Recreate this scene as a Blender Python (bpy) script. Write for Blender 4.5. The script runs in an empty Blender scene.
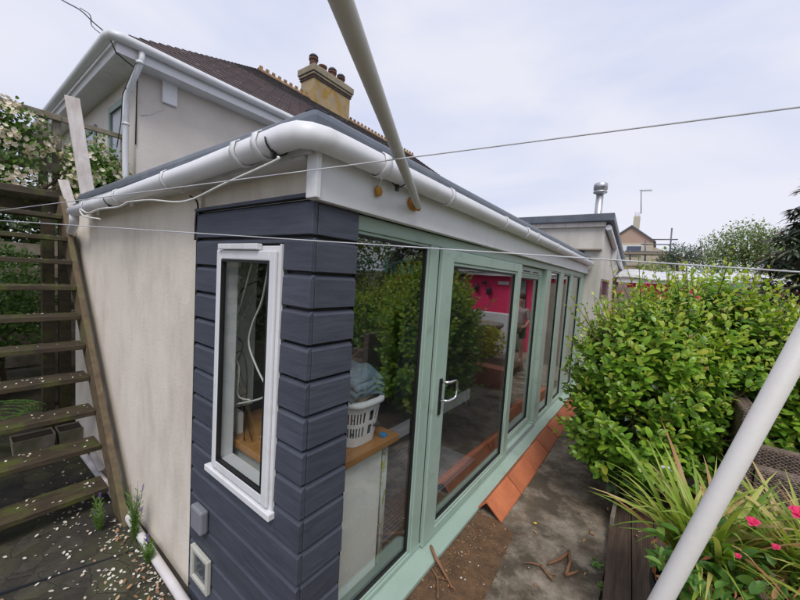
import bpy, bmesh, math, random
import numpy as np
from mathutils import Vector, Matrix

random.seed(7)
RNG = np.random.default_rng(7)
S = bpy.context.scene
COL = S.collection
R_ = math.radians
CAMPOS = Vector((1.13, -0.91, 1.88))

# ------------------------------------------------------------------ camera
def rx(a): return Matrix(((1, 0, 0), (0, math.cos(a), -math.sin(a)), (0, math.sin(a), math.cos(a))))
def ry(a): return Matrix(((math.cos(a), 0, math.sin(a)), (0, 1, 0), (-math.sin(a), 0, math.cos(a))))
def rz(a): return Matrix(((math.cos(a), -math.sin(a), 0), (math.sin(a), math.cos(a), 0), (0, 0, 1)))
W2C = rz(0.0640) @ rx(0.0682) @ ry(0.6375) @ Matrix(((1, 0, 0), (0, 0, -1), (0, 1, 0)))
FPX = 344.5
cam = bpy.data.cameras.new('camera')
cam.sensor_width = 36
cam.lens = FPX / 800 * 36
cam.clip_start = 0.02
cam.clip_end = 900
co = bpy.data.objects.new('camera', cam)
COL.objects.link(co)
m3 = Matrix((W2C[0], -W2C[1], -W2C[2])).transposed()
co.matrix_world = Matrix.Translation(CAMPOS) @ m3.to_4x4()
S.camera = co

def px(x, y, axis, val):
    """point of the axis-plane behind a photo measurement (800x600)"""
    d = W2C.transposed() @ Vector(((x - 400) / FPX, (y - 300) / FPX, 1))
    t = (val - CAMPOS[axis]) / d[axis]
    return CAMPOS + d * t
def pd(x, y, depth):
    return CAMPOS + (W2C.transposed() @ Vector(((x - 400) / FPX, (y - 300) / FPX, 1))) * depth

# ------------------------------------------------------------------ light
SUN_EL, SUN_AZ = 55, 140          # azimuth: degrees clockwise from +Y
w = bpy.data.worlds.new('World')
S.world = w
w.use_nodes = True
wn = w.node_tree
wn.nodes.clear()
def N(t, typ, **kw):
    n = t.nodes.new(typ)
    for k, v in kw.items():
        if k.startswith('i_'):
            n.inputs[k[2:].replace('_', ' ')].default_value = v
        else:
            setattr(n, k, v)
    return n
sky = N(wn, 'ShaderNodeTexSky', sky_type='NISHITA', sun_disc=False, sun_elevation=R_(SUN_EL), sun_rotation=R_(SUN_AZ))
tc = N(wn, 'ShaderNodeTexCoord')
mp = N(wn, 'ShaderNodeMapping')
mp.inputs['Scale'].default_value = (1.0, 1.0, 3.2)
nz = N(wn, 'ShaderNodeTexNoise', i_Scale=1.25, i_Detail=7.0, i_Roughness=0.5, i_Distortion=0.5)
cr = N(wn, 'ShaderNodeValToRGB')
cr.color_ramp.elements[0].position = 0.36
cr.color_ramp.elements[0].color = (4.7, 5.15, 6.75, 1)
cr.color_ramp.elements[1].position = 0.62
cr.color_ramp.elements[1].color = (6.3, 6.35, 7.1, 1)
mx = N(wn, 'ShaderNodeMix', data_type='RGBA')
mx.inputs[0].default_value = 0.95
bg = N(wn, 'ShaderNodeBackground', i_Strength=0.1)
wo = N(wn, 'ShaderNodeOutputWorld')
L = wn.links.new
L(tc.outputs['Generated'], mp.inputs['Vector'])
L(mp.outputs[0], nz.inputs['Vector'])
L(nz.outputs[0], cr.inputs[0])
L(sky.outputs[0], mx.inputs[6])
L(cr.outputs[0], mx.inputs[7])
L(mx.outputs[2], bg.inputs[0])
L(bg.outputs[0], wo.inputs[0])
sun = bpy.data.lights.new('sun', 'SUN')
sun.energy = 1.5
sun.angle = R_(22)
sun.color = (1, 0.965, 0.92)
so = bpy.data.objects.new('sun', sun)
COL.objects.link(so)
sd = Vector((math.sin(R_(SUN_AZ)) * math.cos(R_(SUN_EL)), math.cos(R_(SUN_AZ)) * math.cos(R_(SUN_EL)), math.sin(R_(SUN_EL))))
so.rotation_euler = sd.to_track_quat('Z', 'Y').to_euler()
S.view_settings.view_transform = 'Standard'
S.view_settings.look = 'None'
S.view_settings.gamma = 1
S.view_settings.exposure = 0.44
S.view_settings.use_curve_mapping = False
S.render.engine = 'CYCLES'
S.cycles.max_bounces = 8
S.cycles.transparent_max_bounces = 24
S.cycles.glossy_bounces = 4

# ------------------------------------------------------------------ materials
def mat(name, c1, c2=None, scale=6.0, rough=0.6, bump=0.0, bscale=40.0, stretch=(1, 1, 1), metal=0.0, spec=0.5,
        c3=None, s3=1.5, p3=(0.5, 0.68), lo=0.35, hi=0.65, coord='Object', stretch3=(1, 1, 1), rot=None, rgh=0.6):
    m = bpy.data.materials.new(name)
    m.use_nodes = True
    t = m.node_tree
    b = t.nodes['Principled BSDF']
    b.inputs['Roughness'].default_value = rough
    b.inputs['Metallic'].default_value = metal
    b.inputs['Specular IOR Level'].default_value = spec
    c2 = c2 or tuple(v * 0.86 for v in c1)
    tcn = N(t, 'ShaderNodeTexCoord')
    mpn = N(t, 'ShaderNodeMapping')
    mpn.inputs['Scale'].default_value = stretch
    if rot: mpn.inputs['Rotation'].default_value = rot
    t.links.new(tcn.outputs[coord], mpn.inputs[0])
    n1 = N(t, 'ShaderNodeTexNoise', i_Scale=scale, i_Detail=12.0, i_Roughness=rgh)
    t.links.new(mpn.outputs[0], n1.inputs['Vector'])
    r1 = N(t, 'ShaderNodeValToRGB')
    r1.color_ramp.elements[0].position = lo
    r1.color_ramp.elements[1].position = hi
    r1.color_ramp.elements[0].color = (*c2, 1)
    r1.color_ramp.elements[1].color = (*c1, 1)
    t.links.new(n1.outputs[0], r1.inputs[0])
    out = r1.outputs[0]
    if c3:
        mp3 = N(t, 'ShaderNodeMapping')
        mp3.inputs['Scale'].default_value = stretch3
        mp3.inputs['Location'].default_value = (3.1, 1.7, 5.2)
        t.links.new(tcn.outputs[coord], mp3.inputs[0])
        n3 = N(t, 'ShaderNodeTexNoise', i_Scale=s3, i_Detail=9.0, i_Roughness=0.65)
        t.links.new(mp3.outputs[0], n3.inputs['Vector'])
        r3 = N(t, 'ShaderNodeValToRGB')
        r3.color_ramp.elements[0].position = p3[0]
        r3.color_ramp.elements[1].position = p3[1]
        t.links.new(n3.outputs[0], r3.inputs[0])
        mm = N(t, 'ShaderNodeMix', data_type='RGBA')
        t.links.new(r3.outputs[0], mm.inputs[0])
        t.links.new(out, mm.inputs[6])
        mm.inputs[7].default_value = (*c3, 1)
        out = mm.outputs[2]
    t.links.new(out, b.inputs['Base Color'])
    rr = N(t, 'ShaderNodeMapRange')
    rr.inputs[3].default_value = max(0.02, rough - 0.1)
    rr.inputs[4].default_value = min(1, rough + 0.12)
    t.links.new(n1.outputs[0], rr.inputs[0])
    t.links.new(rr.outputs[0], b.inputs['Roughness'])
    if bump:
        nb = N(t, 'ShaderNodeTexNoise', i_Scale=bscale, i_Detail=6.0, i_Roughness=0.7)
        t.links.new(mpn.outputs[0], nb.inputs['Vector'])
        bn = N(t, 'ShaderNodeBump', i_Strength=bump, i_Distance=0.01)
        t.links.new(nb.outputs[0], bn.inputs['Height'])
        t.links.new(bn.outputs[0], b.inputs['Normal'])
    m['out'] = 0
    return m

def island_tone(m, amt=0.16):
    t = m.node_tree; b = t.nodes['Principled BSDF']
    src = b.inputs['Base Color'].links[0].from_socket
    g = N(t, 'ShaderNodeNewGeometry'); mr = N(t, 'ShaderNodeMapRange')
    mr.inputs[3].default_value = 1 - amt; mr.inputs[4].default_value = 1 + amt
    t.links.new(g.outputs['Random Per Island'], mr.inputs[0])
    hs = N(t, 'ShaderNodeHueSaturation'); t.links.new(mr.outputs[0], hs.inputs['Value']); t.links.new(src, hs.inputs['Color'])
    t.links.new(hs.outputs[0], b.inputs['Base Color'])
    return m

def leafmat(name, cols, rough=0.38, trans=0.28, spec=0.5):
    """cols: list of (pos, rgb); each leaf (mesh island) takes one of them"""
    m = bpy.data.materials.new(name)
    m.use_nodes = True
    t = m.node_tree
    b = t.nodes['Principled BSDF']
    o = t.nodes['Material Output']
    g = N(t, 'ShaderNodeNewGeometry')
    r = N(t, 'ShaderNodeValToRGB')
    els = r.color_ramp.elements
    while len(els) < len(cols): els.new(0.5)
    for e, (p, c) in zip(els, cols):
        e.position = p
        e.color = (*c, 1)
    t.links.new(g.outputs['Random Per Island'], r.inputs[0])
    t.links.new(r.outputs[0], b.inputs['Base Color'])
    b.inputs['Roughness'].default_value = rough
    b.inputs['Specular IOR Level'].default_value = spec
    tr = N(t, 'ShaderNodeBsdfTranslucent')
    hs = N(t, 'ShaderNodeHueSaturation', i_Value=1.5, i_Saturation=1.1)
    t.links.new(r.outputs[0], hs.inputs['Color'])
    t.links.new(hs.outputs[0], tr.inputs[0])
    ms = N(t, 'ShaderNodeMixShader')
    ms.inputs[0].default_value = trans
    t.links.new(b.outputs[0], ms.inputs[1])
    t.links.new(tr.outputs[0], ms.inputs[2])
    t.links.new(ms.outputs[0], o.inputs[0])
    return m

def glassmat(name, tint=(0.97, 0.985, 0.98), ior=0.135):
    m = bpy.data.materials.new(name)
    m.use_nodes = True
    t = m.node_tree
    t.nodes.remove(t.nodes['Principled BSDF'])
    o = t.nodes['Material Output']
    # two-sided Schlick fresnel, so both faces of the thin pane behave alike
    gg = N(t, 'ShaderNodeNewGeometry')
    dt = N(t, 'ShaderNodeVectorMath', operation='DOT_PRODUCT')
    t.links.new(gg.outputs['Incoming'], dt.inputs[0]); t.links.new(gg.outputs['Normal'], dt.inputs[1])
    ab = N(t, 'ShaderNodeMath', operation='ABSOLUTE'); t.links.new(dt.outputs['Value'], ab.inputs[0])
    om = N(t, 'ShaderNodeMath', operation='SUBTRACT'); om.inputs[0].default_value = 1; t.links.new(ab.outputs[0], om.inputs[1])
    pw = N(t, 'ShaderNodeMath', operation='POWER'); pw.inputs[1].default_value = 5; t.links.new(om.outputs[0], pw.inputs[0])
    fr = N(t, 'ShaderNodeMapRange'); fr.inputs[3].default_value = ior; fr.inputs[4].default_value = 1.0
    t.links.new(pw.outputs[0], fr.inputs[0])
    a = N(t, 'ShaderNodeBsdfTransparent')
    a.inputs[0].default_value = (*tint, 1)
    gl = N(t, 'ShaderNodeBsdfGlossy', i_Roughness=0.0)
    gl.inputs[0].default_value = (0.97, 0.98, 0.97, 1)
    ms = N(t, 'ShaderNodeMixShader')
    t.links.new(fr.outputs[0], ms.inputs[0])
    t.links.new(a.outputs[0], ms.inputs[1])
    t.links.new(gl.outputs[0], ms.inputs[2])
    t.links.new(ms.outputs[0], o.inputs[0])
    nb = N(t, 'ShaderNodeTexNoise', i_Scale=1.3, i_Detail=1.0)
    bn = N(t, 'ShaderNodeBump', i_Strength=0.12, i_Distance=0.01)
    tcn = N(t, 'ShaderNodeTexCoord')
    t.links.new(tcn.outputs['Object'], nb.inputs['Vector'])
    t.links.new(nb.outputs[0], bn.inputs['Height'])
    t.links.new(bn.outputs[0], gl.inputs['Normal'])
    return m

M = {}
M['render'] = mat('painted_render', (0.82, 0.745, 0.65), (0.71, 0.64, 0.55), scale=2.6, rgh=.75, rough=0.9, bump=0.35, bscale=55,
                  stretch=(1, 1, 0.8), c3=(0.44, 0.39, 0.31), s3=2.2, p3=(0.50, 0.92), stretch3=(1.3, 1.3, 0.45))
M['render_house'] = mat('house_render', (0.71, 0.65, 0.59), (0.62, 0.565, 0.51), scale=1.5, rough=0.95, bump=0.7, bscale=70,
                        c3=(0.50, 0.445, 0.39), s3=1.2, p3=(0.55, 0.8))
M['render_grey'] = mat('outbuilding_render', (0.66, 0.63, 0.57), (0.55, 0.52, 0.47), scale=1.8, rough=0.95, bump=0.3, bscale=30,
                       c3=(0.42, 0.39, 0.34), s3=2.0, p3=(0.5, 0.8), stretch3=(1.5, 1.5, 0.3))
M['clad'] = mat('blue_grey_stained_timber', (0.074, 0.083, 0.110), (0.050, 0.057, 0.078), scale=4, rough=0.6, bump=0.25, bscale=26,
                stretch=(1.2, 1.2, 14), c3=(0.040, 0.043, 0.062), s3=5, p3=(0.62, 0.72), stretch3=(1, 1, 2.4))
island_tone(M['clad'], 0.14)
M['black'] = mat('black_rubber', (0.012, 0.012, 0.013), rough=0.5)
M['green'] = mat('sage_green_frame', (0.375, 0.49, 0.42), (0.34, 0.45, 0.38), scale=3, rough=0.32, bump=0.02,
                 c3=(0.24, 0.30, 0.25), s3=7, p3=(0.56, 0.78))
M['white'] = mat('white_upvc', (0.80, 0.80, 0.82), (0.75, 0.75, 0.77), scale=3, rough=0.42, c3=(0.58, 0.58, 0.54), s3=7, p3=(0.56, 0.90))
M['white_dirty'] = mat('weathered_white_upvc', (0.72, 0.73, 0.75), (0.64, 0.65, 0.67), scale=4, rough=0.35, c3=(0.45, 0.46, 0.44), s3=5, p3=(0.55, 0.8))
M['grp'] = mat('grey_roof_trim', (0.135, 0.155, 0.185), (0.10, 0.115, 0.14), scale=5, rough=0.45, bump=0.1, bscale=18, c3=(0.22, 0.24, 0.26), s3=3, p3=(0.55, 0.8))
M['pole'] = mat('white_pole_plastic', (0.66, 0.635, 0.60), (0.62, 0.595, 0.56), scale=5, rough=0.5, c3=(0.36, 0.34, 0.31), s3=22, p3=(0.62, 0.80), bump=0.1, bscale=60)
M['foam'] = mat('expanding_foam', (0.62, 0.34, 0.07), (0.42, 0.18, 0.03), scale=40, rough=0.9, bump=0.8, bscale=60)
M['steel'] = mat('stainless_steel', (0.6, 0.6, 0.62), rough=0.42, metal=1.0)
M['chrome'] = mat('chrome', (0.75, 0.75, 0.77), rough=0.1, metal=1.0)
M['terracotta'] = mat('terracotta', (0.60, 0.195, 0.085), (0.44, 0.125, 0.050), scale=6, rgh=.78, rough=0.75, bump=0.2, bscale=90,
                      c3=(0.36, 0.12, 0.065), s3=6, p3=(0.50, 0.78))
M['timber_wet'] = mat('mossy_stair_timber', (0.080, 0.058, 0.030), (0.036, 0.027, 0.016), scale=5, rough=0.6, bump=0.5, bscale=20,
                      stretch=(4, 1, 4), c3=(0.085, 0.100, 0.016), s3=5, p3=(0.50, 0.66))
M['timber_stringer'] = mat('brown_stringer_timber', (0.165, 0.118, 0.066), (0.085, 0.060, 0.034), scale=5, rough=0.75, bump=0.4, bscale=20,
                      stretch=(3, 3, 3), c3=(0.13, 0.13, 0.045), s3=3, p3=(0.5, 0.72))
M['timber_grey'] = mat('silvered_timber', (0.31, 0.27, 0.22), (0.19, 0.16, 0.125), scale=7, rough=0.85, bump=0.4, bscale=25,
                       stretch=(3, 1, 1), c3=(0.12, 0.13, 0.06), s3=3, p3=(0.5, 0.7))
M['timber_pale'] = mat('flaking_white_painted_board', (0.68, 0.63, 0.60), (0.50, 0.44, 0.40), scale=9, rough=0.8, bump=0.3, bscale=30,
                       stretch=(2, 2, 0.5), c3=(0.30, 0.24, 0.20), s3=7, p3=(0.62, 0.74))
M['deck'] = mat('brown_decking', (0.155, 0.105, 0.080), (0.085, 0.058, 0.045), scale=5, rough=0.6, bump=0.5, bscale=14,
                stretch=(9, 0.8, 9), c3=(0.06, 0.045, 0.035), s3=2, p3=(0.5, 0.75))
M['path'] = mat('worn_concrete', (0.42, 0.355, 0.285), (0.185, 0.142, 0.098), scale=3.6, rgh=.80, rough=0.95, bump=0.9, bscale=90,
                c3=(0.105, 0.083, 0.058), s3=3.2, p3=(0.47, 0.60), lo=0.42, hi=0.60)
M['soil'] = mat('brown_soil_ground', (0.225, 0.125, 0.062), (0.075, 0.043, 0.024), scale=7, rgh=.80, rough=1.0, bump=1.0, bscale=70,
                c3=(0.205, 0.115, 0.058), s3=3, p3=(0.5, 0.7))
M['yard'] = mat('damp_stone_yard', (0.060, 0.052, 0.040), (0.022, 0.020, 0.016), scale=8, rgh=.78, rough=0.7, bump=0.8, bscale=30,
                c3=(0.062, 0.064, 0.026), s3=2.2, p3=(0.46, 0.66))
M['petal'] = leafmat('fallen_petals', [(0, (0.78, 0.76, 0.70)), (0.72, (0.74, 0.69, 0.58)), (0.9, (0.50, 0.38, 0.26)), (1, (0.28, 0.16, 0.09))], rough=0.7, trans=0.2)
M['litter'] = leafmat('dead_leaves', [(0, (0.26, 0.13, 0.06)), (0.5, (0.38, 0.20, 0.09)), (1, (0.46, 0.30, 0.17))], rough=0.8, trans=0.05)
M['bark'] = mat('bark', (0.16, 0.11, 0.07), (0.09, 0.06, 0.04), scale=10, rough=0.95, bump=0.8, bscale=25, stretch=(4, 4, 1))
M['stick'] = mat('dry_stick', (0.34, 0.17, 0.09), (0.20, 0.10, 0.05), scale=14, rough=0.9, bump=0.8, bscale=40)
M['wood_top'] = mat('oak_worktop', (0.50, 0.25, 0.09), (0.36, 0.165, 0.055), scale=4, rough=0.35, bump=0.05, stretch=(9, 1, 9))
M['panel_white'] = mat('white_linen_panel', (0.86, 0.86, 0.83), (0.78, 0.78, 0.75), scale=60, rough=0.9, bump=0.3, bscale=120)
M['floor_in'] = mat('dark_laminate', (0.080, 0.072, 0.068), (0.040, 0.036, 0.035), scale=5, rough=0.35, stretch=(14, 0.7, 1))
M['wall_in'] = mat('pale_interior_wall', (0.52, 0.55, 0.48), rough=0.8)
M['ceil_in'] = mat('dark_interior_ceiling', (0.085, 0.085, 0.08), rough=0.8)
M['basket'] = mat('white_basket_plastic', (0.90, 0.90, 0.90), rough=0.35)
M['towel'] = mat('duck_egg_towel', (0.30, 0.40, 0.46), (0.15, 0.22, 0.28), scale=9, rough=1.0, bump=0.6, bscale=120)
M['cloth_beige'] = mat('beige_cloth', (0.45, 0.37, 0.27), rough=1.0, bump=0.5, bscale=90)
M['cloth_grey'] = mat('charcoal_cloth', (0.07, 0.075, 0.09), rough=1.0, bump=0.5, bscale=90)
M['curtain'] = mat('floral_curtain', (0.62, 0.66, 0.64), (0.56, 0.60, 0.58), scale=9, rough=0.9, c3=(0.36, 0.42, 0.10), s3=13, p3=(0.54, 0.58))
M['aqua'] = mat('aqua_peg_plastic', (0.16, 0.40, 0.42), rough=0.4)
M['cable_w'] = mat('white_cable', (0.70, 0.70, 0.66), rough=0.5)
M['cable_b'] = mat('black_cable', (0.02, 0.02, 0.022), rough=0.5)
M['slate'] = mat('lichened_slate', (0.092, 0.062, 0.062), (0.050, 0.036, 0.040), scale=9, rough=0.8, bump=0.6, bscale=12,
                 c3=(0.24, 0.22, 0.20), s3=14, p3=(0.60, 0.72))
M['ridge'] = mat('scalloped_ridge_tile', (0.30, 0.17, 0.09), (0.20, 0.12, 0.08), scale=8, rough=0.9, c3=(0.42, 0.30, 0.08), s3=5, p3=(0.5, 0.65))
M['chimney'] = mat('lichened_chimney_render', (0.42, 0.31, 0.17), (0.32, 0.26, 0.18), scale=2.6, rough=0.95, bump=0.8, bscale=14,
                   c3=(0.35, 0.215, 0.045), s3=3.0, p3=(0.46, 0.60))
M['chimney_cap'] = mat('weathered_chimney_cap', (0.36, 0.30, 0.20), (0.22, 0.19, 0.14), scale=4, rough=0.95, bump=0.6, bscale=20)
M['pot_red'] = mat('sooty_clay_pot', (0.22, 0.085, 0.055), (0.05, 0.035, 0.035), scale=2.5, rough=0.9)
M['sky_lead'] = mat('lead_flashing', (0.06, 0.07, 0.09), rough=0.6)
M['pane_dark'] = mat('window_pane', (0.10, 0.12, 0.14), (0.06, 0.075, 0.09), scale=2, rough=0.08, spec=0.8)
M['paint_green'] = mat('grey_green_paint', (0.26, 0.33, 0.29), rough=0.5)
M['pink'] = mat('pink_painted_wall', (0.86, 0.035, 0.16), (0.80, 0.03, 0.14), scale=2, rough=0.8, bump=0.1)
M['sheet'] = mat('white_roof_sheeting', (0.70, 0.70, 0.70), (0.52, 0.52, 0.51), scale=2.5, rough=0.6, c3=(0.35, 0.35, 0.32), s3=2, p3=(0.55, 0.8))
M['mask'] = mat('dark_glazed_ceramic', (0.03, 0.02, 0.04), rough=0.2)
M['stone'] = mat('pale_stone', (0.34, 0.28, 0.22), (0.24, 0.20, 0.16), scale=6, rough=0.9, bump=0.6)
M['brick'] = mat('orange_brick', (0.52, 0.37, 0.29), (0.46, 0.31, 0.24), scale=14, rough=0.9, c3=(0.45, 0.30, 0.22), s3=10, p3=(0.55, 0.7))
M['cream'] = mat('cream_wall', (0.60, 0.54, 0.42), rough=0.9)
M['scaf'] = mat('scaffold_tube', (0.16, 0.16, 0.17), rough=0.5, metal=0.3)
M['plank'] = mat('scaffold_plank', (0.30, 0.25, 0.19), rough=0.9)
M['wicker'] = mat('grey_brown_wicker', (0.27, 0.20, 0.155), (0.11, 0.080, 0.062), scale=30, rough=0.6, bump=0.3)
M['tub'] = mat('black_plastic_tub', (0.018, 0.021, 0.028), rough=0.4)
M['compost'] = mat('compost', (0.05, 0.035, 0.025), rough=1.0, bump=1.0)
M['skin'] = mat('skin', (0.52, 0.32, 0.23), rough=0.6)
M['shirt'] = mat('grey_pink_shirt', (0.48, 0.38, 0.38), rough=0.9)
M['shorts'] = mat('olive_shorts', (0.12, 0.12, 0.075), rough=0.9)
M['hair'] = mat('brown_hair', (0.10, 0.06, 0.04), rough=0.8)
M['hill'] = mat('green_hill', (0.07, 0.095, 0.035), (0.045, 0.065, 0.025), scale=0.3, rough=1.0)
M['meadow'] = mat('rough_ground', (0.10, 0.095, 0.055), (0.06, 0.07, 0.03), scale=1.0, rough=1.0, bump=0.5)
M['pipe_w'] = mat('white_waste_pipe', (0.72, 0.70, 0.70), (0.62, 0.58, 0.58), scale=5, rough=0.4, c3=(0.4, 0.37, 0.33), s3=8, p3=(0.6, 0.8))
M['glass'] = glassmat('glass')
M['glass_w'] = glassmat('window_glass', tint=(0.95, 0.97, 0.965), ior=0.05)
M['grey_plastic'] = mat('grey_plastic', (0.24, 0.25, 0.28), rough=0.45)
M['vent_plastic'] = mat('cream_vent_plastic', (0.55, 0.54, 0.48), rough=0.5)
M['bubble'] = mat('yellow_petal_mat', (0.72, 0.52, 0.05), rough=0.6)
M['pinkflower'] = leafmat('pink_flower', [(0, (0.75, 0.03, 0.14)), (1, (0.85, 0.08, 0.22))], rough=0.6, trans=0.3)
M['cream_flower'] = leafmat('cream_rose_petals', [(0, (0.80, 0.74, 0.60)), (0.7, (0.85, 0.80, 0.70)), (1, (0.62, 0.48, 0.30))], rough=0.7, trans=0.3)
M['lav'] = leafmat('purple_flower', [(0, (0.20, 0.07, 0.42)), (1, (0.32, 0.16, 0.60))], rough=0.7)
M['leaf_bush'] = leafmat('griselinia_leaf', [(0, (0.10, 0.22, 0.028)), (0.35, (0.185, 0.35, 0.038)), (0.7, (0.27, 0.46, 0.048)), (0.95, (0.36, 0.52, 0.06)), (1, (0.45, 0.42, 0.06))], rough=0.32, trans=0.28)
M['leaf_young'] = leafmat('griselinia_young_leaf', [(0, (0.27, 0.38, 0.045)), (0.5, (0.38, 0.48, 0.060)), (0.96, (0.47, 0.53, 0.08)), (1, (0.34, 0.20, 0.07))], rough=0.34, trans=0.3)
M['leaf_core_shade'] = leafmat('griselinia_inner_leaf', [(0, (0.035, 0.075, 0.014)), (1, (0.07, 0.14, 0.024))], rough=0.35, trans=0.2)  # darker copy of the bush leaf; core shade is in the colour
M['leaf_rhodo'] = leafmat('long_dark_leaf', [(0, (0.035, 0.062, 0.030)), (0.6, (0.065, 0.10, 0.05)), (0.9, (0.16, 0.19, 0.13)), (1, (0.34, 0.24, 0.10))], rough=0.35, trans=0.12)
M['leaf_far'] = leafmat('far_tree_leaf', [(0, (0.13, 0.19, 0.07)), (0.6, (0.21, 0.285, 0.095)), (1, (0.33, 0.36, 0.16))], rough=0.7, trans=0.25)  # far leaves lightened in colour to stand for distance haze
M['leaf_far_dark'] = leafmat('far_dark_leaf', [(0, (0.075, 0.11, 0.07)), (1, (0.15, 0.19, 0.11))], rough=0.7, trans=0.2)
M['leaf_rose'] = leafmat('rose_leaf', [(0, (0.07, 0.15, 0.03)), (1, (0.17, 0.28, 0.06))], rough=0.4, trans=0.25)
M['leaf_dark'] = leafmat('shade_leaf', [(0, (0.025, 0.05, 0.015)), (0.8, (0.06, 0.11, 0.025)), (1, (0.15, 0.2, 0.08))], rough=0.4, trans=0.2)
M['leaf_hedge'] = leafmat('hedge_leaf', [(0, (0.09, 0.15, 0.035)), (0.7, (0.16, 0.25, 0.05)), (1, (0.27, 0.33, 0.08))], rough=0.4, trans=0.25)
M['leaf_yellow'] = leafmat('yellow_green_leaf', [(0, (0.35, 0.36, 0.03)), (1, (0.50, 0.46, 0.05))], rough=0.5)
M['strap'] = leafmat('strap_leaf', [(0, (0.16, 0.28, 0.035)), (0.5, (0.30, 0.41, 0.055)), (0.75, (0.48, 0.50, 0.12)), (0.88, (0.55, 0.42, 0.18)), (1, (0.42, 0.17, 0.07))], rough=0.45, trans=0.3)
M['broad'] = leafmat('broad_leaf', [(0, (0.07, 0.16, 0.03)), (0.6, (0.13, 0.28, 0.05)), (1, (0.28, 0.40, 0.08))], rough=0.45, trans=0.25)
M['redleaf'] = leafmat('withered_leaf', [(0, (0.30, 0.08, 0.04)), (0.6, (0.42, 0.17, 0.08)), (1, (0.50, 0.30, 0.14))], rough=0.7, trans=0.15)

def object_tone(m, amt):
    t = m.node_tree; b = t.nodes['Principled BSDF']
    src = b.inputs['Base Color'].links[0].from_socket
    g = N(t, 'ShaderNodeObjectInfo'); mr = N(t, 'ShaderNodeMapRange')
    mr.inputs[3].default_value = 1 - amt; mr.inputs[4].default_value = 1 + amt
    t.links.new(g.outputs['Random'], mr.inputs[0])
    hs = N(t, 'ShaderNodeHueSaturation'); t.links.new(mr.outputs[0], hs.inputs['Value']); t.links.new(src, hs.inputs['Color'])
    t.links.new(hs.outputs[0], b.inputs['Base Color'])
object_tone(M['terracotta'], .2)
for k in ('deck', 'timber_wet', 'wicker'): island_tone(M[k], 0.15)
# ------------------------------------------------------------------ object helpers
def link(o, parent=None):
    COL.objects.link(o)
    if parent is not None: o.parent = parent
    return o
def thing(name, label, cat, loc=(0, 0, 0), group=None, kind=None):
    o = bpy.data.objects.new(name, None)
    o.empty_display_size = 0.2
    o.location = loc
    link(o)
    return tag(o, label, cat, group, kind)
def tag(o, label=None, cat=None, group=None, kind=None):
    if label: o['label'] = label
    if cat: o['category'] = cat
    if group: o['group'] = group
    if kind: o['kind'] = kind
    return o
def origin(o):
    v = Vector((0, 0, 0))
    while o is not None:
        v = v + Vector(o.location)
        o = o.parent
    return v

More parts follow.
